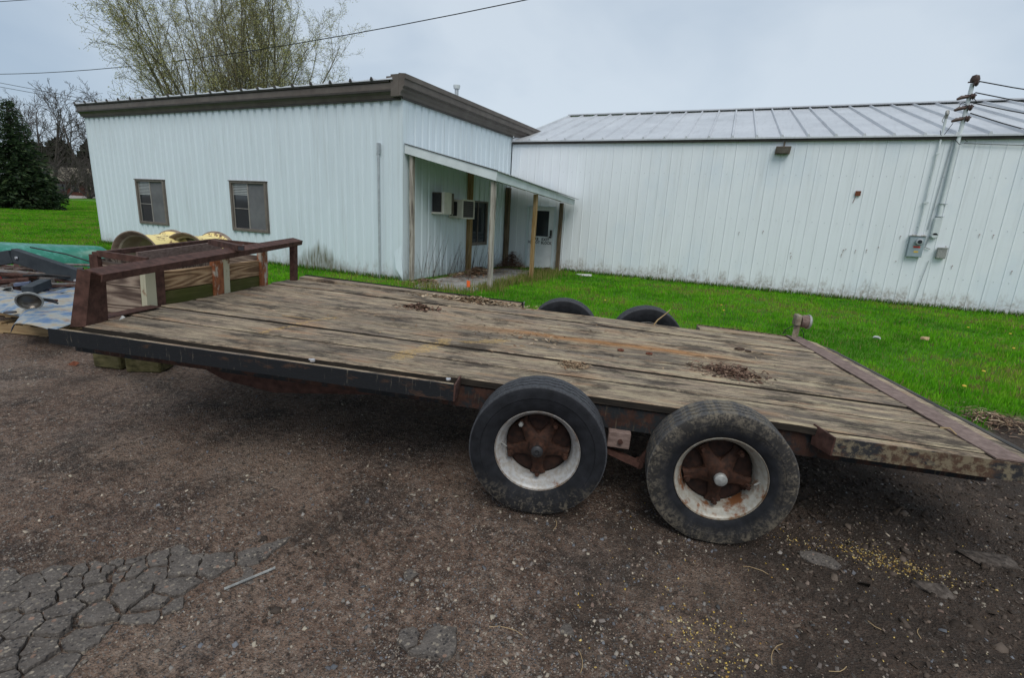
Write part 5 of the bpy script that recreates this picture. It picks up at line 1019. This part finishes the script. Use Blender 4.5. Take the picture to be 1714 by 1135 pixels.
clump('rock', 'white rock lying at the foot of the shed wall', 'rock', (-4.85, 15.2, -.20), (.28, .16), .12, 'litter', 12); clump('litter', 'white scrap of litter on the lawn', 'litter', (1.95, 10.2, -.16), (.08, .05), .06, 'litter', 13); clump('litter', 'tan scrap of litter on the lawn', 'litter', (2.72, 10.7, -.16), (.08, .06), .07, 'straw', 14)
clump('rubble', 'yellow corn cob piece at the lower edge of the gravel', 'rubble', (.18, 1.62, gh(.18, 1.62)), (.022, .012), .014, 'straw', 15)
mb = MB(); mb.tube([(-1.775, 1.115, gh(-1.775, 1.115) + .006), (-1.70, 1.30, gh(-1.70, 1.30) + .010)], .0055, 6); tag(mb.build('metal_rod', 'greymetal'), 'grey metal rod beside the cracked asphalt', 'rod')
fg = thing('marker_flag', 'small orange marker flag in front of the porch', 'flag', (-5.86, 9.85, -.22)); mb = MB(); mb.tube([(0, 0, 0), (0, 0, .26)], .004, 5); mb.build('wire', 'greymetal', fg); mb = MB(); mb.add([(0, 0, .12), (.09, .01, .14), (.08, .02, .27), (.0, 0, .28)], [(0, 1, 2, 3)]); mb.build('pennant', 'orange', fg)
for k, (x0_, y0_) in enumerate(((-1.2, 2.35), (-.72, 2.12), (.25, 2.35), (.3, 1.95), (.62, 2.25), (.45, 1.9), (-.35, 1.45), (-.6, 1.50), (.8, 2.3))):
    a = k * 1.3; z = gh(x0_, y0_) + .008; mb = MB(); q = .03 + .012 * (k % 4); mb.tube([(x0_ + q * j * .5 * math.cos(a + j * .13), y0_ + q * j * .5 * math.sin(a + j * .13), z + .002 * (j % 2)) for j in range(5)], .0014, 4)
    tag(mb.build('straw_stalk', 'straw'), 'dry straw stalk lying on the gravel', 'straw', 'straw stalks on the gravel')
litter('dead_grass', 'patch of dead grass and dirt at the right lawn corner', (2.1, 5.75, -.02), .35, .4, 900, TN + BR, (.03, .12), .06, False)
litter('leaf_litter', 'drift of dry brown vines along the office side wall', (-7.15, 12.6, -.17), .55, 1.7, 1500, TN + BR + [(.22, .10, .05)], (.06, .25), .22, False, .003, .010)
litter('leaf_litter', 'heap of reddish brown stalks by the shed door', (-7.3, 15.1, -.17), .55, .55, 1100, BR + [(.16, .07, .04)], (.08, .3), .55, False, .003, .008)
litter('leaf_litter', 'dead leaves at the foot of the door and end post', (-6.2, 15.5, -.2), .5, .3, 400, TN + BR, (.05, .15), .12, False, .003, .01)
litter('leaf_litter', 'dry leaves on the walk at the office corner', (-7.3, 10.3, -.18), .5, .5, 500, TN + BR, (.04, .14), .10, False, .003, .01)
# bare weeds along the porch wall
for k in range(9):
    y = 10.8 + k * .42 + random.uniform(-.1, .1); mb = MB()
    for j in range(5):
        a = random.uniform(-.5, .5); h_ = random.uniform(.5, 1.15); p0 = Vector((-7.75 + random.uniform(-.1, .1), y, -.2)); mb.tube([p0, p0 + Vector((.05, a * .35, h_ * .5)), p0 + Vector((.1, a * .8, h_))], [.005, .004, .002], 4)
    tag(mb.build('bare_weed', 'barkd'), 'bare stalks of a dead weed against the porch wall', 'weed', 'dead weeds along the porch wall')

# ------------------------------------------------------------------ gravel stones, corn, grass
def stones(name, XY, size, cols, flat=.6, seed=1):
    rg = np.random.default_rng(seed); n = len(XY)
    base = np.array([(1, 0, 0), (0, 1, 0), (-1, 0, 0), (0, -1, 0), (0, 0, 1), (0, 0, -1)], np.float32); F0 = np.array([(0, 1, 4), (1, 2, 4), (2, 3, 4), (3, 0, 4), (1, 0, 5), (2, 1, 5), (3, 2, 5), (0, 3, 5)])
    base8 = np.array([(.8, .8, -.3), (-.8, .7, -.4), (-.7, -.8, -.3), (.8, -.7, -.3), (.6, .5, .7), (-.6, .5, .6), (-.5, -.6, .7), (.6, -.5, .6)], np.float32)
    F8 = np.array([(4, 5, 6), (4, 6, 7), (0, 1, 5), (0, 5, 4), (1, 2, 6), (1, 6, 5), (2, 3, 7), (2, 7, 6), (3, 0, 4), (3, 4, 7)])
    V = base8[None] * rg.uniform(.65, 1.25, (n, 8, 3)); V[:, :, 2] *= flat; V[:, :, 0] *= rg.uniform(.8, 1.5, (n, 1))
    a = rg.uniform(0, 6.283, n); c, s_ = np.cos(a)[:, None], np.sin(a)[:, None]; x = V[:, :, 0] * c - V[:, :, 1] * s_; y = V[:, :, 0] * s_ + V[:, :, 1] * c
    tl = rg.normal(0, .35, (n, 2)); z = V[:, :, 2] + x * tl[:, :1] + y * tl[:, 1:]
    V = np.stack([x, y, z], -1) * size[:, None, None] * .5
    Z = np.array([gh(px, py) for px, py in XY]); V[:, :, 0] += XY[:, :1]; V[:, :, 1] += XY[:, 1:]; V[:, :, 2] += (Z + size * .12)[:, None]
    F = (F8[None] + np.arange(n)[:, None, None] * 8).reshape(-1, 3); ci = rg.integers(0, len(cols), n); C = np.array(cols)[ci] * rg.uniform(.65, 1.25, (n, 1))
    return npmesh(name, V.reshape(-1, 3), F, 'stone', tint=np.repeat(C, 8, 0))
rg = np.random.default_rng(3)
def polar(n, r0, r1, a0, a1, p=1.6):
    q = rg.random(n); r_ = (r0 ** (2 - p) + q * (r1 ** (2 - p) - r0 ** (2 - p))) ** (1 / (2 - p)) if p != 2 else r0 * (r1 / r0) ** q
    a = rg.uniform(a0, a1, n); return np.stack([-np.sin(a) * r_, np.cos(a) * r_], -1)
XY = polar(95000, .75, 9.5, R(-42), R(82), 2.35)
dn = np.array([nz(x, y, 1.3, 21) + .45 * nz(x, y, 4, 3) for x, y in XY]); keep = (rg.random(len(XY)) < np.clip(.45 + dn * 1.5, .10, 1)) & np.array([y < lawn_edge(x) and (not inpoly(x, y, region) or q_ < .35) for (x, y), q_ in zip(XY, rg.random(len(XY)))]); XY = XY[keep]
dist = np.hypot(XY[:, 0], XY[:, 1]); size = np.clip(rg.lognormal(math.log(.0052), .42, len(XY)), .003, .018) * (1 + .12 * np.clip(dist - 2, 0, 5))
GC = [(.17, .125, .095), (.13, .105, .088), (.20, .15, .12), (.10, .10, .108), (.13, .135, .148), (.20, .17, .15), (.08, .065, .055), (.23, .20, .165), (.26, .22, .175), (.17, .115, .09), (.33, .28, .22), (.11, .09, .078), (.07, .068, .067), (.14, .115, .10)]
tag(stones('gravel', XY, size, GC, seed=4), kind='stuff')
XY = np.concatenate([rg.normal((.78, 2.78), (.14, .055), (420, 2)), rg.normal((.03, 1.86), (.09, .08), (170, 2)), rg.normal((.16, 1.68), (.12, .07), (80, 2)), rg.uniform((-.5, 1.5), (1.3, 3.2), (260, 2)), rg.normal((.40, 2.72), (.05, .03), (40, 2))])
tag(stones('spilled_corn', XY, rg.uniform(.004, .0095, len(XY)), [(.42, .28, .05), (.50, .36, .12), (.34, .24, .10), (.45, .38, .22), (.30, .17, .04)], seed=6), kind='stuff')
XY = polar(2600, 1.0, 6, R(-42), R(80), 2.2); XY = XY[np.array([y < lawn_edge(x) and not inpoly(x, y, region) for x, y in XY])]
tag(stones('pebbles', XY, rg.uniform(.009, .022, len(XY)), GC + [(.22, .20, .18), (.30, .26, .2)], seed=8), kind='stuff')
# dark crumbs of broken asphalt at the right
XY = np.concatenate([rg.uniform((.3, 2.0), (2.2, 4.4), (2600, 2)), rg.normal((-1.62, 1.6), (.22, .28), (160, 2))]); tag(stones('asphalt_crumbs', XY, rg.uniform(.008, .032, len(XY)) * np.where(rg.random(len(XY)) < .1, 1.5, .8), [(.040, .028, .020), (.070, .052, .040), (.095, .072, .056), (.045, .033, .025)], seed=9), kind='stuff')

def blades(name, XY, hgt, wid, cols, tri, seed):
    rg = np.random.default_rng(seed); n = len(XY); Z = np.array([gh(x, y, False) for x, y in XY]) - .01; a = rg.uniform(0, 6.283, n); ln = np.abs(rg.normal(0, .38, n)); b = a + rg.normal(0, .8, n)
    P = np.column_stack([XY, Z]); s_ = np.column_stack([np.cos(a), np.sin(a), np.zeros(n)]) * wid[:, None] / 2; d = np.column_stack([np.cos(b + 1.57) * ln, np.sin(b + 1.57) * ln, np.ones(n)]) * hgt[:, None]
    if tri: V = np.stack([P - s_, P + s_, P + d], 1); F = np.arange(n * 3).reshape(-1, 3); k = 3
    else:
        md = P + d * np.array([.42, .42, .6]); V = np.stack([P - s_, P + s_, md + s_ * .8, md - s_ * .8, P + d], 1); o = np.arange(n)[:, None] * 5
        F = np.concatenate([o + np.array([[0, 1, 2]]), o + np.array([[0, 2, 3]]), o + np.array([[3, 2, 4]])]); k = 5
    C = cols * rg.uniform(.7, 1.3, (n, 1)); return npmesh(name, V.reshape(-1, 3), F, 'grass', tint=np.repeat(C, k, 0))
def lawncols(XY, rg):
    n = len(XY); q = np.array([nz(x, y, .45, 3) + .6 * nz(x, y, 1.7, 6) for x, y in XY]); base = np.array([(.130, .385, .012)]) * np.ones((n, 1)); yl = np.array([.23, .40, .03]); dk = np.array([.065, .225, .010])
    t = np.clip(q * 1.6, -1, 1)[:, None]; q3 = np.array([nz(x, y, 3.5, 13) for x, y in XY]); t = np.clip(t + q3[:, None] * 1.1, -1, 1); c = np.where(t > 0, base * (1 - t) + yl * t, base * (1 + t) + dk * -t); dead = rg.random(n) < np.clip(.05 + .42 * (q > .2) * (q3 > .0) + .2 * (q3 > .45), 0, 1); c[dead] = (.25, .20, .08); return c
def ok_lawn(x, y):
    if y < lawn_edge(x) + .06 * nz(x, y, 9, 1): return False
    if -21.4 < x < -7.9 and 10.15 < y < 18.2: return False
    if x > -8.0 and y > 16.03: return False
    if inpoly(x, y, pts_walk): return False
    if -7.9 < x < -5.8 and y > 10.4: return rgp.random() < .12
    if 1.85 < x < 2.45 and 5.2 < y < 6.2: return rgp.random() < .25
    return True
rgp = random.Random(3); pts_walk = [(-7.05, 9.45), (-5.75, 9.95), (-5.72, 12.2), (-6.35, 14.9), (-7.45, 14.9), (-7.45, 10.6)]
XY = polar(265000, 4.3, 19, R(-31), R(74), 1.35); XY = XY[np.array([ok_lawn(x, y) for x, y in XY])]; dist = np.hypot(XY[:, 0], XY[:, 1])
hm = np.array([1 + .45 * nz(x, y, 1.2, 2) + .3 * nz(x, y, 4.5, 8) for x, y in XY]); tag(blades('lawn_grass', XY, rg.uniform(.035, .085, len(XY)) * hm, .0045 + .0007 * dist, lawncols(XY, rg), False, 5), kind='stuff')
XY = polar(120000, 16, 90, R(62), R(75), 1.15); XY = XY[np.array([ok_lawn(x, y) for x, y in XY])]; dist = np.hypot(XY[:, 0], XY[:, 1])
tag(blades('far_grass', XY, rg.uniform(.04, .09, len(XY)) * 1.1, .004 + .0011 * dist, lawncols(XY, rg) * .9, True, 6), kind='stuff')
# taller dry tufts round the walk, posts and walls
T = []
for cx_, cy_, sp_x, sp_y, n in ((-5.75, 11.5, .12, .9, 1300), (-5.7, 13.1, .25, .4, 700), (-6.5, 9.55, .5, .15, 500), (-5.9, 14.6, .35, .5, 900), (-5.6, 10.4, .2, .15, 250)): T.append(rg.normal((cx_, cy_), (sp_x, sp_y), (n, 2)))
XY = np.concatenate(T); cols = np.where(rg.random((len(XY), 1)) < .5, np.array([(.30, .25, .10)]), np.array([(.13, .20, .03)])); tag(blades('dry_tufts', XY, rg.uniform(.08, .24, len(XY)), rg.uniform(.008, .016, len(XY)), cols, False, 8), kind='stuff')
XY = np.concatenate([np.stack([rg.uniform(-7.9, 7, 5200), 16.03 - np.abs(rg.normal(0, .05, 5200))], -1), np.stack([rg.uniform(-21.4, -8, 3800), 10.22 - np.abs(rg.normal(0, .05, 3800))], -1)]); XY = XY[(XY[:, 0] < -7.9) | (XY[:, 0] > -5.9)]; cols = np.where(rg.random((len(XY), 1)) < .2, np.array([(.25, .20, .08)]), np.array([(.06, .17, .015)])); tag(blades('wall_edge_grass', XY, rg.uniform(.06, .17, len(XY)), rg.uniform(.008, .016, len(XY)), cols, False, 9), kind='stuff')
for k in range(14):
    x, y = random.uniform(-3, 4.5), random.uniform(6.4, 14)
    if y > 2.4 * x: 
        mb = MB(); mb.lathe([(0, .0), (.022, .004), (.018, .014), (0, .016)], axis='z', seg=8); o = mb.build('dandelion', 'yellow'); o.location = (x, y, gh(x, y, False) + .07); tag(o, 'tiny yellow dandelion head in the lawn', 'dandelion', 'dandelions in the lawn')

# ------------------------------------------------------------------ trees and far houses
class Tree:
    def __init__(s, seed): s.rg = random.Random(seed); s.br = MB(); s.tr = MB(); s.tips = []
    def grow(s, p, d, ln, r, lvl, maxl, par):
        n = par['seg'][lvl]; pts = [p]; rad = [r]; q = p; dd = d.normalized()
        for i in range(n):
            dd = (dd + Vector((s.rg.gauss(0, 1), s.rg.gauss(0, 1), s.rg.gauss(0, 1))) * par['wob'][lvl] + Vector((0, 0, par['up'][lvl]))).normalized(); q = q + dd * ln / n; pts.append(q); rad.append(max(par['rmin'], r * (1 - .85 * (i + 1) / n)))
        (s.tr if lvl == 0 else s.br).tube(pts, rad, (7, 5, 3, 3)[min(lvl, 3)], False)
        if lvl >= maxl: s.tips.append((pts, dd)); return
        if lvl == maxl - 1: s.tips.append((pts[n // 2:], dd))
        for k in range(par['n'][lvl]):
            t = par['t0'][lvl] + (1 - par['t0'][lvl]) * (k + s.rg.random()) / par['n'][lvl]; i = min(n - 1, int(t * n)); b = pts[i].lerp(pts[i + 1], t * n - i); ax = (pts[i + 1] - pts[i]).normalized()
            o = ax.cross(Vector((s.rg.gauss(0, 1), s.rg.gauss(0, 1), s.rg.gauss(0, 1)))).normalized(); ang = par['ang'][lvl] * s.rg.uniform(.7, 1.3); nd = ax * math.cos(ang) + o * math.sin(ang)
            s.grow(b, nd, ln * par['lr'][lvl] * s.rg.uniform(.65, 1.15) * (1.15 - .55 * t), max(par['rmin'], rad[i] * .55), lvl + 1, maxl, par)
def tree_thing(t, name, lab, loc, bark, group=None):
    th = thing(name, lab, 'tree', loc, group)
    if t.tr.v: t.tr.build('trunk', bark, th)
    t.br.build('branches', bark, th); return th
# willow behind the office
wt = Tree(2); par = dict(seg=(9, 7, 5, 3), wob=(.05, .09, .13, .2), up=(.045, .03, .01, -.03), n=(12, 8, 5, 0), t0=(.18, .1, .1, 0), ang=(.50, .65, .8, 0), lr=(.38, .45, .45, 0), rmin=.0065)
for k in range(33):
    a = k * 2.4; el = .05 + .60 * ((k * 13) % 33) / 32
    wt.grow(Vector((math.cos(a) * .35, math.sin(a) * .35, 0)), Vector((math.cos(a) * math.sin(el), math.sin(a) * math.sin(el), math.cos(el))), 13.8 - 2.6 * el, .10, 0, 3, par)
wt_ = tree_thing(wt, 'willow_tree', 'broad many stemmed willow in young yellow green leaf behind the office', (-30.0, 23.05, .0), 'bark')
V = []; C = []; rg = np.random.default_rng(12)
for pts, dd in wt.tips:
    for p in pts:
        for _ in range(2):
            c = np.array(p) + rg.normal(0, .09, 3); a = rg.normal(0, 1, 3); a /= np.linalg.norm(a) + 1e-6; b = np.cross(a, rg.normal(0, 1, 3)); b /= np.linalg.norm(b) + 1e-6; L_ = rg.uniform(.028, .055); w_ = L_ * .32
            V += [c - a * L_, c + b * w_, c + a * L_, c - b * w_]; C.append(np.array([(.48, .46, .17), (.40, .40, .14), (.55, .50, .23), (.34, .34, .12)][rg.integers(4)]) * rg.uniform(.8, 1.2))
        if len(V) > 520000: break
npmesh('foliage', V, np.arange(len(V)).reshape(-1, 4), 'leaf', wt_, np.repeat(np.array(C), 4, 0)); print('willow leaves', len(C), 'tips', len(wt.tips))
# spruce
def spruce(loc, H, Rb, lab, seed, nw=52, cols=((.020, .040, .016), (.034, .062, .024), (.055, .085, .032), (.012, .024, .011))):
    rg = np.random.default_rng(seed); th = thing('spruce_tree', lab, 'tree', loc); mb = MB(); mb.tube([(0, 0, 0), (0, 0, H * .97)], [.28, .03], 8); mb.build('trunk', 'barkd', th); V = []; C = []; bm_ = MB()
    for i in range(nw):
        t = i / nw; z0 = H * (.015 + .97 * t); Rr = Rb * (1 - t) ** .72 + .10; nb = int(8 + 16 * (1 - t))
        for k in range(nb):
            a = rg.uniform(0, 6.283); rr = Rr * rg.uniform(.72, 1.12); dr = -.16 * rr + rg.normal(0, .05); pa = np.array([0, 0, z0]); n = max(3, int(rr / .22))
            if rg.random() < .35: bm_.tube([Vector((0, 0, z0)), Vector((math.cos(a) * rr * .95, math.sin(a) * rr * .95, z0 + dr))], [.035, .008], 3, False)
            for j in range(n):
                s_ = (j + .6) / n; c = np.array([math.cos(a) * rr * s_, math.sin(a) * rr * s_, z0 + dr * s_ * s_ + .05 * rg.normal()])
                for q in range(4):
                    o = np.array([math.cos(a + rg.normal(0, .9)), math.sin(a + rg.normal(0, .9)), rg.normal(-.22, .25)]); ln = rg.uniform(.16, .42) * (.6 + .5 * (1 - t)); w = np.cross(o, rg.normal(0, 1, 3)); w = w / (np.linalg.norm(w) + 1e-6) * ln * rg.uniform(.12, .25); c2 = c + rg.normal(0, .10, 3)
                    V += [c2, c2 + o * ln * .5 + w, c2 + o * ln, c2 + o * ln * .5 - w]; C.append(np.array(cols[rg.integers(len(cols))]) * rg.uniform(.7, 1.35))
    bm_.build('branches', 'barkd', th); npmesh('foliage', V, np.arange(len(V)).reshape(-1, 4), 'leaf', th, np.repeat(np.array(C), 4, 0)); return len(C)
print('spruce', spruce((-53.75, 20.75, -.05), 8.3, 2.75, 'dark dense spruce with boughs to the ground at the left edge', 5))
# bare trees
bp = dict(seg=(8, 7, 5, 4), wob=(.06, .12, .16, .2), up=(.03, .05, .04, .02), n=(9, 7, 6, 0), t0=(.28, .2, .15, 0), ang=(.62, .65, .7, 0), lr=(.52, .5, .5, 0), rmin=.022)
for k, (x, y, h_, lab, sd_, sp_) in enumerate(((-115, 48.6, 21, 'tall bare tree right of the spruce, spreading forked crown', 21, 1), (-123, 49, 21, 'tall bare tree partly hidden behind the spruce', 22, 1), (-104, 50.5, 20, 'bare tree showing against the sky beside the office corner', 23, 1))):
    t = Tree(sd_); 
    for q in range(3): t.grow(Vector((q * .3, 0, 0)), Vector((math.cos(q * 2.1 + k) * .33, math.sin(q * 2.1 + k) * .33, 1)), h_ * .72, .30, 0, 3, bp)
    tree_thing(t, 'bare_tree', lab, (x, y, gh(x, y) - .1), 'barkd')
hp = dict(seg=(5, 5, 4, 3), wob=(.12, .16, .2, .2), up=(.05, .05, .03, 0), n=(8, 7, 5, 0), t0=(.1, .1, .1, 0), ang=(.6, .7, .8, 0), lr=(.6, .5, .5, 0), rmin=.018)
for k, (x, y, h_, lab) in enumerate(((-94.5, 41.4, 9.0, 'low spreading bare tree in front of the house'), (-99.5, 47.0, 9.5, 'dense brown leafless tree at the office corner'), (-112, 53.5, 10, 'dark tangled tree behind the low spreading one'), (-130, 58.0, 12, 'dark tangled tree right behind the house roof'), (-120, 60, 12, 'far leafless tree between house and office'))):
    t = Tree(40 + k)
    for q in range(4): t.grow(Vector((0, 0, 0)), Vector((math.cos(q * 1.7 + k) * .75, math.sin(q * 1.7 + k) * .75, 1)), h_ * .62, .17, 0, 3, hp)
    tree_thing(t, 'bare_tree', lab, (x, y, gh(x, y) - .1), 'barkd')
def evergreen(loc, w, h_, lab, seed):
    rg = np.random.default_rng(seed); th = thing('evergreen_shrub', lab, 'shrub', loc); V = []; C = []; mb = MB(); mb.tube([(0, 0, 0), (0, 0, h_ * .8)], [.2, .05], 5); mb.build('trunk', 'barkd', th)
    for i in range(3800):
        t = rg.random() ** .8; rr = w * (1 - t) ** .5 * rg.uniform(.5, 1.05); a = rg.uniform(0, 6.283); c = np.array([math.cos(a) * rr, math.sin(a) * rr, h_ * t]) + rg.normal(0, w * .05, 3); o = rg.normal(0, 1, 3) * .16 * w ** .5; q = rg.normal(0, 1, 3) * .16 * w ** .5; V += [c - o, c + q, c + o, c - q]; C.append(np.array([(.02, .026, .012), (.032, .036, .018), (.014, .018, .010)][rg.integers(3)]))
    npmesh('foliage', V, np.arange(len(V)).reshape(-1, 4), 'leaf', th, np.repeat(np.array(C), 4, 0))
for k, (x, y, w, h_, lab) in enumerate(((-141, 62, 4.5, 11, 'dark evergreen rising behind the house roof'), (-134, 65, 4.5, 11, 'dark evergreen behind the tree nearest the office'), (-147, 60, 5, 10, 'dark evergreen behind the spruce edge'), (-118, 60, 2.8, 10, 'narrow dark evergreen beside the office corner'))): evergreen((x, y, gh(x, y)), w, h_, lab, 60 + k)
# far house
MT['housew'] = mottled('pale_house_siding', [(.30, .27, .22), (.38, .35, .29)], 1, .8); MT['brick'] = mottled('dark_red_brick', [(.07, .028, .02), (.11, .045, .033)], 3, .9); MT['shingle'] = mottled('tan_shingles', [(.17, .145, .11), (.25, .215, .17)], 2, .9)
hs = thing('house', 'far two storey house with tan roof and dark brick ground floor', 'house', (-124.5, 54.2, gh(-124.5, 54.2)), rz=math.atan2(.449, .893) + R(4))
mb = MB(); mb.mm((-9, 0, 0), (4.2, 7, 2.6)); mb.build('wall', 'brick', hs); mb = MB(); mb.mm((4.25, .6, 0), (11, 7, 2.5)); mb.build('wall', 'housew', hs)
mb = MB(); mb.prism([(-9.5, -.9, 2.6), (-9.5, 3.8, 5.4), (-9.5, 8, 2.6)], (14.2, 0, 0)); mb.build('roof', 'shingle', hs); mb = MB(); mb.prism([(4.75, -.1, 2.5), (4.75, 3.8, 4.4), (4.75, 7.6, 2.5)], (6.8, 0, 0)); mb.build('roof', 'shingle', hs)
mb = MB(); mb.mm((-3.2, -.3, 3.1), (-.9, 2.5, 4.5)); dm = mb.build('dormer', 'housew', hs); mb = MB(); mb.mm((-2.7, -.34, 3.4), (-1.4, -.31, 4.3)); mb.build('window', 'glass', dm)
for a, b, m_ in ((-6.5, -5.2, 'glass'), (-3.6, -2.4, 'glass'), (-.9, .9, 'glass'), (2.0, 3.2, 'glass')): mb = MB(); mb.mm((a, -.04, .7), (b, -.01, 2.1)); w = mb.build('window', m_, hs); mb = MB(); mb.mm((a - .12, -.06, .6), (a, -.01, 2.2)); mb.mm((b, -.06, .6), (b + .12, -.01, 2.2)); mb.build('shutter', 'housew', w)
for k in range(4): mb = MB(); mb.mm((5.2 + k * 1.3, .55, .8), (6.1 + k * 1.3, .59, 2.1)); mb.build('window', 'glass', hs)
for k in range(3): mb = MB(); mb.mm((-7.8 + k * 3.8, -.85, 0), (-7.65 + k * 3.8, -.7, 2.6)); mb.build('porch_post', 'housew', hs)
for k, (x, y) in enumerate(((-113.5, 54.0), (-111.5, 54.6))):
    th = clump('round_shrub', ('left' if k == 0 else 'right') + ' small rounded shrub by the far house', 'shrub', (x, y, gh(x, y)), (.9, .9), 1.2, 'blockw', 70 + k, 40, .3)
# overhead lines on the left
def wl(pts, r_, lab): mb = MB(); mb.tube(pts, r_, 4); tag(mb.build('power_line', 'cable'), lab, 'power line')
def span(a, b, sag, n=24): a = Vector(a); b = Vector(b); return [a.lerp(b, i / n) - Vector((0, 0, 4 * sag * (i / n) * (1 - i / n))) for i in range(n + 1)]
wl(span((-104, 20, 16.1), (42, 20, 16.1), 7.1, 48), .022, 'single black line sagging across the willow')
wl(span((-104, 20, 18.5), (6, 20, 9.5), .0), .022, 'short piece of line in the top left corner')
wl(span((-190, 60, 28.7), (-80, 60, 12.9), .0), .05, 'upper of two far lines behind the office corner')
wl(span((-190, 60, 27.6), (-80, 60, 12.6), .0), .05, 'lower of two far lines behind the office corner')
